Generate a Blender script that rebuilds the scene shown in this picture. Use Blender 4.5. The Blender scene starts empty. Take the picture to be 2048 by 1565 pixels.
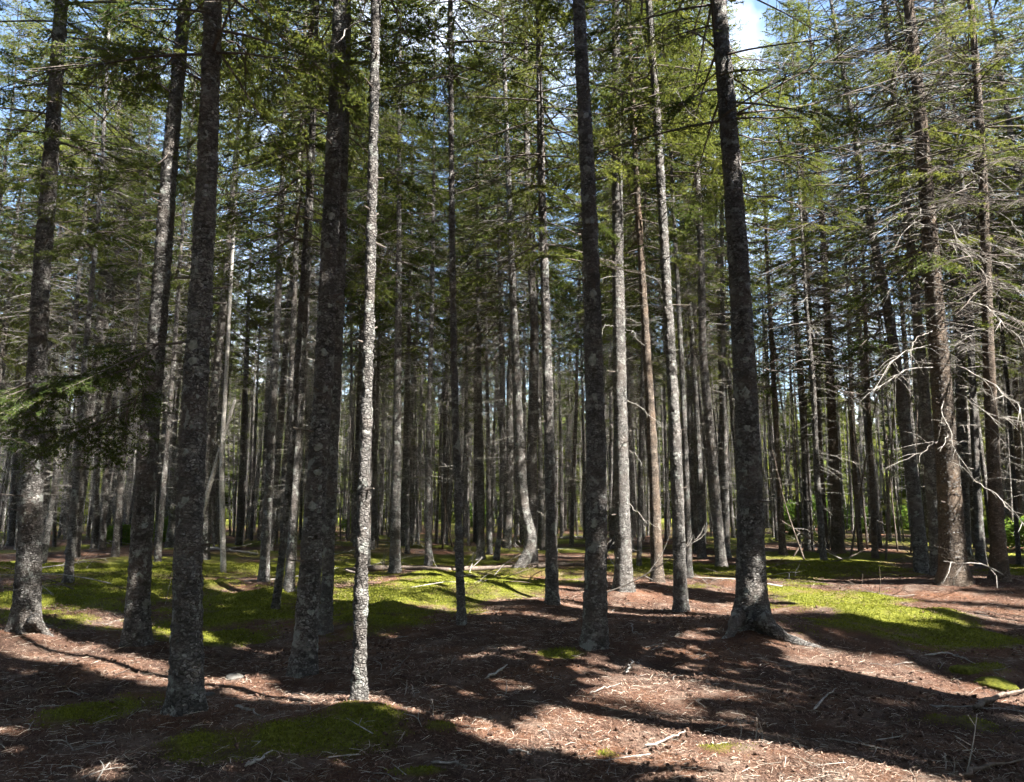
import bpy, math, random
import numpy as np
from mathutils import Vector, Matrix

RNG = np.random.default_rng(11)
random.seed(11)
R = math.radians
scene = bpy.context.scene
COL = scene.collection

# ------------------------------------------------------------------ camera, sky, sun, exposure
PITCH = R(8.0)
EYE = np.array([0.0, 0.0, 1.62])
FPX = 1539.0                                   # focal length for a 2048 px wide frame
cam_d = bpy.data.cameras.new('camera')
cam = bpy.data.objects.new('camera', cam_d); COL.objects.link(cam)
cam.location = EYE; cam.rotation_euler = (R(90) + PITCH, 0, 0)
cam_d.sensor_width = 36; cam_d.lens = 36 * FPX / 2048
cam_d.clip_start = 0.05; cam_d.clip_end = 3000
scene.camera = cam

SUN_EL = R(47.0)
SUN_H = np.array([math.sin(R(57)), -math.cos(R(57))])    # horizontal direction towards the sun: right and a little behind
world = bpy.data.worlds.new('World'); scene.world = world; world.use_nodes = True
wn = world.node_tree; wn.nodes.clear()
wout = wn.nodes.new('ShaderNodeOutputWorld'); wbg = wn.nodes.new('ShaderNodeBackground')
sky = wn.nodes.new('ShaderNodeTexSky'); sky.sky_type = 'NISHITA'; sky.sun_disc = False
sky.sun_elevation = SUN_EL; sky.sun_rotation = math.atan2(SUN_H[0], SUN_H[1])
sky.air_density = 1.0; sky.dust_density = 0.6; sky.ozone_density = 1.0
wtc = wn.nodes.new('ShaderNodeTexCoord'); wno = wn.nodes.new('ShaderNodeTexNoise')
wno.inputs['Scale'].default_value = 2.6; wno.inputs['Detail'].default_value = 6; wno.inputs['Roughness'].default_value = 0.6
wrm = wn.nodes.new('ShaderNodeValToRGB')
wrm.color_ramp.elements[0].position = 0.52; wrm.color_ramp.elements[0].color = (0, 0, 0, 1)
wrm.color_ramp.elements[1].position = 0.74; wrm.color_ramp.elements[1].color = (0.8, 0.8, 0.8, 1)
wmx = wn.nodes.new('ShaderNodeMix'); wmx.data_type = 'RGBA'
wmx.inputs['B'].default_value = (9.0, 9.3, 9.8, 1)      # thin bright cloud
wn.links.new(wtc.outputs['Generated'], wno.inputs['Vector'])
wn.links.new(wno.outputs['Fac'], wrm.inputs['Fac'])
wn.links.new(wrm.outputs['Color'], wmx.inputs['Factor'])
wn.links.new(sky.outputs['Color'], wmx.inputs['A'])
wn.links.new(wmx.outputs['Result'], wbg.inputs['Color'])
wbg.inputs['Strength'].default_value = 0.055
wn.links.new(wbg.outputs['Background'], wout.inputs['Surface'])

sun_d = bpy.data.lights.new('sun', 'SUN'); sun = bpy.data.objects.new('sun', sun_d); COL.objects.link(sun)
sun_d.energy = 5.0; sun_d.angle = R(0.5); sun_d.color = (1.0, 0.95, 0.87)
sdir = Vector((SUN_H[0] * math.cos(SUN_EL), SUN_H[1] * math.cos(SUN_EL), math.sin(SUN_EL)))
sun.rotation_euler = sdir.to_track_quat('Z', 'Y').to_euler()
sun.location = (20, -15, 30)

scene.view_settings.view_transform = 'Standard'; scene.view_settings.look = 'None'
scene.view_settings.exposure = 3.05; scene.view_settings.gamma = 1.0
scene.view_settings.use_curve_mapping = False
scene.render.engine = 'CYCLES'
cy = scene.cycles
cy.max_bounces = 4; cy.diffuse_bounces = 2; cy.glossy_bounces = 1; cy.transmission_bounces = 3; cy.transparent_max_bounces = 4
cy.use_adaptive_sampling = True; cy.adaptive_threshold = 0.04; cy.adaptive_min_samples = 24
cy.use_denoising = True; cy.denoiser = 'OPENIMAGEDENOISE'; cy.denoising_input_passes = 'RGB_ALBEDO_NORMAL'
cy.caustics_reflective = False; cy.caustics_refractive = False
cy.sample_clamp_indirect = 4.0

# ------------------------------------------------------------------ numeric helpers
def _hash(ix, iy, iz, seed):
    n = (ix.astype(np.int64) * 374761393 + iy.astype(np.int64) * 668265263 + iz.astype(np.int64) * 2147483647 + seed * 1274126177) & 0xffffffff
    n = ((n ^ (n >> 13)) * 1274126177) & 0xffffffff
    n = (n ^ (n >> 16)) & 0xffffffff
    return n.astype(np.float64) / 4294967295.0

def vnoise(p, seed=0):
    """value noise in [-1, 1] for points (n, 3)"""
    p = np.asarray(p, float)
    i = np.floor(p).astype(np.int64); f = p - i; f = f * f * (3 - 2 * f)
    out = 0
    for dx in (0, 1):
        for dy in (0, 1):
            for dz in (0, 1):
                w = (f[:, 0] if dx else 1 - f[:, 0]) * (f[:, 1] if dy else 1 - f[:, 1]) * (f[:, 2] if dz else 1 - f[:, 2])
                out = out + w * _hash(i[:, 0] + dx, i[:, 1] + dy, i[:, 2] + dz, seed)
    return out * 2 - 1

def noise2(x, y, wl, seed):
    x = np.atleast_1d(np.asarray(x, float)); y = np.atleast_1d(np.asarray(y, float))
    c, s = math.cos(0.5), math.sin(0.5)
    return vnoise(np.stack([(x * c - y * s) / wl, (x * s + y * c) / wl, np.zeros_like(x) + 0.37], 1), seed)

BUMPS = [  # x, y, sx, sy, height: mounds and hollows of the forest floor
    (3.2, 9.4, 1.5, 0.9, 0.20), (1.35, 8.2, 1.1, 0.7, 0.10), (4.7, 6.9, 1.5, 1.3, -0.16), (4.3, 10.9, 0.8, 0.5, 0.14),
    (5.5, 10.6, 0.9, 0.45, 0.15), (8.4, 13.6, 2.0, 1.3, 0.22), (-2.6, 9.6, 1.6, 1.2, -0.10), (-6.0, 9.0, 1.0, 0.8, 0.12),
    (-1.3, 12.6, 0.7, 0.5, 0.12), (-0.4, 13.2, 0.6, 0.4, 0.12), (0.3, 12.0, 0.5, 0.4, 0.08), (-3.6, 13.0, 1.1, 0.5, 0.10),
    (-5.8, 14.0, 1.3, 0.6, 0.12), (1.9, 13.2, 0.9, 0.7, 0.10), (-1.0, 5.6, 1.0, 0.5, 0.05), (2.2, 5.0, 1.0, 0.7, 0.06),
]
def ground_z(x, y):
    x = np.atleast_1d(np.asarray(x, float)); y = np.atleast_1d(np.asarray(y, float))
    h = 0.07 * noise2(x, y, 3.7, 3) + 0.045 * noise2(x, y, 1.25, 4) + 0.024 * noise2(x, y, 0.45, 5) + 0.013 * noise2(x, y, 0.16, 6)
    for bx, by, sx, sy, a in BUMPS:
        h = h + a * np.exp(-((x - bx) / sx) ** 2 - ((y - by) / sy) ** 2)
    far = np.clip((y - 25) / 60, 0, 2)
    return h + 0.25 * noise2(x, y, 17.0, 7) * np.clip(y / 25, 0, 1) + 0.2 * far

FW = np.array([0, math.cos(PITCH), math.sin(PITCH)]); UP = np.array([0, -math.sin(PITCH), math.cos(PITCH)]); RT = np.array([1.0, 0, 0])
def ray(px, py):
    return RT * ((px - 1024) / FPX) + UP * ((782.5 - py) / FPX) + FW
_T = np.concatenate([np.arange(2, 30, 0.01), np.arange(30, 120, 0.05)])
def on_ground(px, py):
    """world point of the forest floor seen at a photograph pixel"""
    d = ray(px, py); P = EYE + _T[:, None] * d
    below = P[:, 2] < ground_z(P[:, 0], P[:, 1])
    k = int(np.argmax(below)) if below.any() else len(_T) - 1
    return P[k]
def at_depth(px, py, y):
    d = ray(px, py); return EYE + d * (y / d[1])
def project(P):
    v = np.atleast_2d(P) - EYE
    z = v @ FW
    return 1024 + FPX * (v @ RT) / z, 782.5 - FPX * (v @ UP) / z, z

# ------------------------------------------------------------------ object helpers
def link(o, parent=None):
    COL.objects.link(o)
    if parent is not None: o.parent = parent
    return o
def tag(o, label=None, cat=None, group=None, kind=None):
    if label: o['label'] = label
    if cat: o['category'] = cat
    if group: o['group'] = group
    if kind: o['kind'] = kind
    return o
def empty(name, loc):
    e = bpy.data.objects.new(name, None); e.empty_display_size = 0.2
    e.location = loc; return link(e)
def mesh_np(name, V, F, mats, mat_idx=None, smooth=False, attrs=None):
    V = np.ascontiguousarray(V, np.float32); F = np.ascontiguousarray(F, np.int32)
    k = F.shape[1]; me = bpy.data.meshes.new(name)
    me.vertices.add(len(V)); me.vertices.foreach_set('co', V.ravel())
    me.loops.add(F.size); me.loops.foreach_set('vertex_index', F.ravel())
    me.polygons.add(len(F)); me.polygons.foreach_set('loop_start', np.arange(0, F.size, k, dtype=np.int32))
    try: me.polygons.foreach_set('loop_total', np.full(len(F), k, np.int32))
    except Exception: pass
    for m in mats: me.materials.append(m)
    if mat_idx is not None: me.polygons.foreach_set('material_index', np.asarray(mat_idx, np.int32))
    me.polygons.foreach_set('use_smooth', np.full(len(F), smooth, bool))
    for an, (dom, val) in (attrs or {}).items():
        a = me.attributes.new(an, 'FLOAT', dom); a.data.foreach_set('value', np.asarray(val, np.float32))
    me.update(calc_edges=True); me.validate()
    return me
def obj(name, me, parent=None):
    return link(bpy.data.objects.new(name, me), parent)
def soup_mesh(name, S, mats, mat_idx=None, attrs=None):
    S = np.asarray(S); n = len(S)
    return mesh_np(name, S.reshape(-1, 3), np.arange(3 * n).reshape(n, 3), mats, mat_idx, False, attrs)

def frames(P):
    T = np.gradient(P, axis=0); T /= np.linalg.norm(T, axis=1)[:, None] + 1e-9
    ref = np.where(np.abs(T[:, 2:3]) > 0.9, np.array([[1.0, 0, 0]]), np.array([[0, 0, 1.0]]))
    ref = np.repeat(ref[:1], len(P), 0)
    A = np.cross(T, ref); A /= np.linalg.norm(A, axis=1)[:, None] + 1e-9
    return T, A, np.cross(T, A)
def tube(P, rad, segs=6, cap=True):
    """V, F (triangles) of a tapered tube"""
    P = np.asarray(P, float); n = len(P); rad = np.broadcast_to(np.asarray(rad, float), (n,))
    T, A, B = frames(P)
    th = np.linspace(0, 2 * math.pi, segs, endpoint=False)
    V = (P[:, None] + rad[:, None, None] * (np.cos(th)[None, :, None] * A[:, None] + np.sin(th)[None, :, None] * B[:, None])).reshape(-1, 3)
    i = np.arange(n - 1)[:, None] * segs; j = np.arange(segs)[None]; j2 = (j + 1) % segs
    a, b, c, d = i + j, i + j2, i + segs + j2, i + segs + j
    F = np.concatenate([np.stack([a, b, c], -1).reshape(-1, 3), np.stack([a, c, d], -1).reshape(-1, 3)])
    if cap:
        V = np.concatenate([V, P[:1], P[-1:]]); k = n * segs
        jj = np.arange(segs); jn = (jj + 1) % segs
        F = np.concatenate([F, np.stack([jn, jj, np.full(segs, k)], 1), np.stack([(n - 1) * segs + jj, (n - 1) * segs + jn, np.full(segs, k + 1)], 1)])
    return V, F
def tube_soup(P, rad, segs=3):
    V, F = tube(P, rad, segs, cap=False); return V[F]
def spline(pts, n):
    """smooth resampling (Catmull-Rom) of control points"""
    pts = np.asarray(pts, float)
    if len(pts) == 2: return pts[0] + np.linspace(0, 1, n)[:, None] * (pts[1] - pts[0])
    ext = np.concatenate([[2 * pts[0] - pts[1]], pts, [2 * pts[-1] - pts[-2]]])
    t = np.linspace(0, len(pts) - 1 - 1e-6, n); k = t.astype(int); f = (t - k)[:, None]
    p0, p1, p2, p3 = ext[k], ext[k + 1], ext[k + 2], ext[k + 3]
    return 0.5 * ((2 * p1) + (p2 - p0) * f + (2 * p0 - 5 * p1 + 4 * p2 - p3) * f ** 2 + (3 * p1 - p0 - 3 * p2 + p3) * f ** 3)

# ------------------------------------------------------------------ materials
class NT:
    def __init__(s, name):
        s.m = bpy.data.materials.new(name); s.m.use_nodes = True; s.t = s.m.node_tree; s.t.nodes.clear()
        s.out = s.n('ShaderNodeOutputMaterial')
    def n(s, ty, **kw):
        x = s.t.nodes.new(ty)
        for k, v in kw.items(): setattr(x, k, v)
        return x
    def l(s, a, b): s.t.links.new(a, b)
    def ramp(s, fac, stops):
        r = s.n('ShaderNodeValToRGB'); e = r.color_ramp.elements
        while len(e) < len(stops): e.new(0.5)
        for q, (p, c) in zip(e, stops): q.position = p; q.color = (*c, 1) if len(c) == 3 else c
        s.l(fac, r.inputs['Fac']); return r.outputs['Color']
    def noise(s, vec, scale, detail=4, rough=0.6):
        x = s.n('ShaderNodeTexNoise'); x.inputs['Scale'].default_value = scale; x.inputs['Detail'].default_value = detail
        x.inputs['Roughness'].default_value = rough; s.l(vec, x.inputs['Vector']); return x.outputs['Fac']
    def mix(s, fac, a, b, mode='MIX'):
        x = s.n('ShaderNodeMix', data_type='RGBA', blend_type=mode)
        for k, v in (('Factor', fac), ('A', a), ('B', b)):
            if isinstance(v, (int, float)): x.inputs[k].default_value = v
            elif isinstance(v, tuple): x.inputs[k].default_value = (*v, 1)
            else: s.l(v, x.inputs[k])
        return x.outputs['Result']
    def mapping(s, vec, scale):
        x = s.n('ShaderNodeMapping'); x.inputs['Scale'].default_value = scale; s.l(vec, x.inputs['Vector']); return x.outputs['Vector']
    def bump(s, h, strength, dist):
        b = s.n('ShaderNodeBump'); b.inputs['Strength'].default_value = strength; b.inputs['Distance'].default_value = dist
        s.l(h, b.inputs['Height']); return b.outputs['Normal']
    def principled(s, col, rough=0.9, normal=None, spec=0.2):
        p = s.n('ShaderNodeBsdfPrincipled'); p.inputs['Roughness'].default_value = rough
        p.inputs['Specular IOR Level'].default_value = spec
        if isinstance(col, tuple): p.inputs['Base Color'].default_value = (*col, 1)
        else: s.l(col, p.inputs['Base Color'])
        if normal is not None: s.l(normal, p.inputs['Normal'])
        s.l(p.outputs['BSDF'], s.out.inputs['Surface']); return p

def bark_material(name, dark, mid, pale, warm, lichen, lich_lo):
    k = NT(name); tc = k.n('ShaderNodeTexCoord').outputs['Object']; oi = k.n('ShaderNodeObjectInfo')
    add = k.n('ShaderNodeVectorMath', operation='ADD'); k.l(tc, add.inputs[0])
    mul = k.n('ShaderNodeMath', operation='MULTIPLY'); mul.inputs[1].default_value = 37.0; k.l(oi.outputs['Random'], mul.inputs[0])
    cmb = k.n('ShaderNodeCombineXYZ'); k.l(mul.outputs[0], cmb.inputs[2]); k.l(cmb.outputs[0], add.inputs[1])
    v = add.outputs[0]
    vm = k.mapping(v, (1.0, 1.0, 1.55))
    # warp so that the scales are ragged
    wn_ = k.n('ShaderNodeTexNoise'); wn_.inputs['Scale'].default_value = 22; k.l(vm, wn_.inputs['Vector'])
    wsub = k.n('ShaderNodeVectorMath', operation='MULTIPLY_ADD'); k.l(wn_.outputs['Color'], wsub.inputs[0])
    wsub.inputs[1].default_value = (0.045, 0.045, 0.045); k.l(vm, wsub.inputs[2])
    vo = k.n('ShaderNodeTexVoronoi', feature='F1'); vo.inputs['Scale'].default_value = 26; k.l(wsub.outputs[0], vo.inputs['Vector'])
    ve = k.n('ShaderNodeTexVoronoi', feature='DISTANCE_TO_EDGE'); ve.inputs['Scale'].default_value = 26; k.l(wsub.outputs[0], ve.inputs['Vector'])
    sep = k.n('ShaderNodeSeparateColor'); k.l(vo.outputs['Color'], sep.inputs[0])
    base = k.ramp(sep.outputs[0], [(0.0, dark), (0.35, mid), (0.75, mid), (1.0, pale)])
    crack = k.ramp(ve.outputs['Distance'], [(0.0, (0, 0, 0)), (0.16, (1, 1, 1))])
    base = k.mix(crack, dark, base)
    base = k.mix(k.ramp(k.noise(v, 2.3, 3), [(0.45, (0, 0, 0)), (0.7, (0.75, 0.75, 0.75))]), base, warm)
    fine = k.noise(vm, 60, 4, 0.65)
    base = k.mix(k.ramp(fine, [(0.38, (0.5, 0.5, 0.5)), (0.55, (0, 0, 0))]), base, dark)
    base = k.mix(k.ramp(k.noise(vm, 4.5, 4, 0.6), [(0.34, (0.6, 0.6, 0.6)), (0.52, (0, 0, 0))]), base, dark)
    base = k.mix(k.ramp(k.noise(vm, 6.1, 3, 0.6), [(0.55, (0, 0, 0)), (0.72, (0.55, 0.55, 0.55))]), base, pale)
    lich = k.ramp(k.noise(v, 7.5, 5, 0.62), [(lich_lo, (0, 0, 0)), (lich_lo + 0.05, (0.8, 0.8, 0.8))])
    base = k.mix(lich, base, lichen)
    hs = k.n('ShaderNodeHueSaturation'); hs.inputs['Saturation'].default_value = 0.9
    val = k.n('ShaderNodeMapRange'); val.inputs['To Min'].default_value = 0.8; val.inputs['To Max'].default_value = 1.2
    k.l(oi.outputs['Random'], val.inputs['Value']); k.l(val.outputs['Result'], hs.inputs['Value']); k.l(base, hs.inputs['Color'])
    hsum = k.n('ShaderNodeMath', operation='MULTIPLY_ADD'); k.l(sep.outputs[1], hsum.inputs[0]); hsum.inputs[1].default_value = 0.8
    k.l(crack, hsum.inputs[2])
    h2 = k.n('ShaderNodeMath', operation='MULTIPLY_ADD'); k.l(fine, h2.inputs[0]); h2.inputs[1].default_value = 0.9; k.l(hsum.outputs[0], h2.inputs[2])
    k.principled(hs.outputs['Color'], 0.88, k.bump(h2.outputs[0], 1.0, 0.022), 0.25)
    return k.m

M = {}
M['bark'] = bark_material('spruce_bark', (0.045, 0.041, 0.038), (0.175, 0.165, 0.155), (0.30, 0.29, 0.275), (0.15, 0.12, 0.10), (0.27, 0.285, 0.26), 0.57)
M['bark_brown'] = bark_material('brown_bark', (0.045, 0.034, 0.026), (0.15, 0.115, 0.088), (0.26, 0.215, 0.17), (0.18, 0.115, 0.07), (0.27, 0.26, 0.22), 0.64)
M['bark_far'] = bark_material('pale_bark', (0.05, 0.044, 0.04), (0.175, 0.16, 0.148), (0.32, 0.305, 0.285), (0.15, 0.12, 0.10), (0.30, 0.31, 0.28), 0.58)

def tint_material(name, a, b, rough=0.9, noise_scale=0, translucent=None):
    """colour runs from a to b with the per-face attribute 'tint'"""
    k = NT(name); at = k.n('ShaderNodeAttribute', attribute_name='tint')
    col = k.mix(at.outputs['Fac'], a, b)
    oi = k.n('ShaderNodeObjectInfo'); hs = k.n('ShaderNodeHueSaturation')
    val = k.n('ShaderNodeMapRange'); val.inputs['To Min'].default_value = 0.78; val.inputs['To Max'].default_value = 1.22
    k.l(oi.outputs['Random'], val.inputs['Value']); k.l(val.outputs['Result'], hs.inputs['Value']); k.l(col, hs.inputs['Color'])
    col = hs.outputs['Color']
    if translucent:
        d = k.n('ShaderNodeBsdfDiffuse'); k.l(col, d.inputs['Color'])
        t = k.n('ShaderNodeBsdfTranslucent'); k.l(k.mix(at.outputs['Fac'], translucent[0], translucent[1]), t.inputs['Color'])
        ms = k.n('ShaderNodeMixShader'); ms.inputs['Fac'].default_value = 0.38
        k.l(d.outputs[0], ms.inputs[1]); k.l(t.outputs[0], ms.inputs[2]); k.l(ms.outputs[0], k.out.inputs['Surface'])
    else:
        k.principled(col, rough)
    return k.m
M['needle'] = tint_material('spruce_needles', (0.030, 0.048, 0.016), (0.11, 0.128, 0.034), translucent=((0.07, 0.10, 0.02), (0.30, 0.31, 0.06)))
M['shrub_leaf'] = tint_material('shrub_leaves', (0.06, 0.12, 0.025), (0.12, 0.19, 0.04), translucent=((0.16, 0.26, 0.04), (0.28, 0.34, 0.06)))
M['moss_blade'] = tint_material('moss_blades', (0.065, 0.080, 0.013), (0.21, 0.218, 0.036), translucent=((0.09, 0.105, 0.013), (0.28, 0.28, 0.035)))
M['litter'] = tint_material('needle_litter', (0.045, 0.022, 0.016), (0.38, 0.26, 0.195))
M['twig_bit'] = tint_material('twig_bits', (0.09, 0.07, 0.055), (0.40, 0.36, 0.31))
M['scale'] = tint_material('bark_scale', (0.07, 0.064, 0.06), (0.30, 0.29, 0.275))

def wood_material(name, a, b, sc=30):
    k = NT(name); tc = k.n('ShaderNodeTexCoord').outputs['Object']
    col = k.ramp(k.noise(tc, sc, 5, 0.65), [(0.35, a), (0.65, b)])
    k.principled(col, 0.85, k.bump(k.noise(tc, sc * 2.5, 4, 0.7), 0.7, 0.006)); return k.m
M['limb'] = wood_material('live_limb_bark', (0.05, 0.042, 0.036), (0.13, 0.11, 0.095))
M['dead'] = wood_material('grey_dead_wood', (0.11, 0.10, 0.09), (0.30, 0.28, 0.255))
M['dead_pale'] = wood_material('bleached_dead_wood', (0.17, 0.155, 0.14), (0.36, 0.34, 0.31))
M['dead_brown'] = wood_material('brown_dead_wood', (0.055, 0.042, 0.033), (0.15, 0.12, 0.10))
M['lichen'] = wood_material('crustose_lichen', (0.11, 0.115, 0.105), (0.23, 0.24, 0.215), 28)
M['cone'] = wood_material('spruce_cone', (0.032, 0.02, 0.015), (0.12, 0.07, 0.05), 60)
M['stone'] = wood_material('grey_stone', (0.06, 0.057, 0.052), (0.13, 0.125, 0.115), 14)

k = NT('forest_floor'); tc = k.n('ShaderNodeTexCoord').outputs['Object']
at_m = k.n('ShaderNodeAttribute', attribute_name='moss').outputs['Fac']
lit = k.ramp(k.noise(tc, 46, 6, 0.75), [(0.30, (0.028, 0.018, 0.014)), (0.46, (0.085, 0.043, 0.030)), (0.58, (0.14, 0.078, 0.055)), (0.72, (0.27, 0.19, 0.15))])
lit = k.mix(k.ramp(k.noise(tc, 1.1, 4), [(0.42, (0, 0, 0)), (0.62, (0.65, 0.65, 0.65))]), lit, (0.20, 0.095, 0.052))
lit = k.mix(k.ramp(k.noise(tc, 110, 3, 0.8), [(0.38, (0.7, 0.7, 0.7)), (0.55, (0, 0, 0))]), lit, (0.035, 0.024, 0.018))
lit = k.mix(k.ramp(k.noise(tc, 0.75, 5, .65), [(0.44, (0, 0, 0)), (0.6, (0.7, 0.7, 0.7))]), lit, (0.045, 0.032, 0.026))
lit = k.mix(k.ramp(k.noise(tc, 2.7, 4, .6), [(0.5, (0, 0, 0)), (0.68, (0.5, 0.5, 0.5))]), lit, (0.24, 0.19, 0.155))
mos = k.ramp(k.noise(tc, 24, 5, 0.7), [(0.3, (0.045, 0.054, 0.009)), (0.5, (0.115, 0.122, 0.019)), (0.72, (0.22, 0.22, 0.034))])
fl = k.mix(k.ramp(at_m, [(0.28, (0, 0, 0)), (0.75, (1, 1, 1))]), lit, mos)
hh = k.n('ShaderNodeMath', operation='ADD'); k.l(k.noise(tc, 46, 6, 0.75), hh.inputs[0]); k.l(k.noise(tc, 160, 3, 0.7), hh.inputs[1])
k.principled(fl, 0.95, k.bump(hh.outputs[0], 1.0, 0.022), 0.1); M['floor'] = k.m

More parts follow.
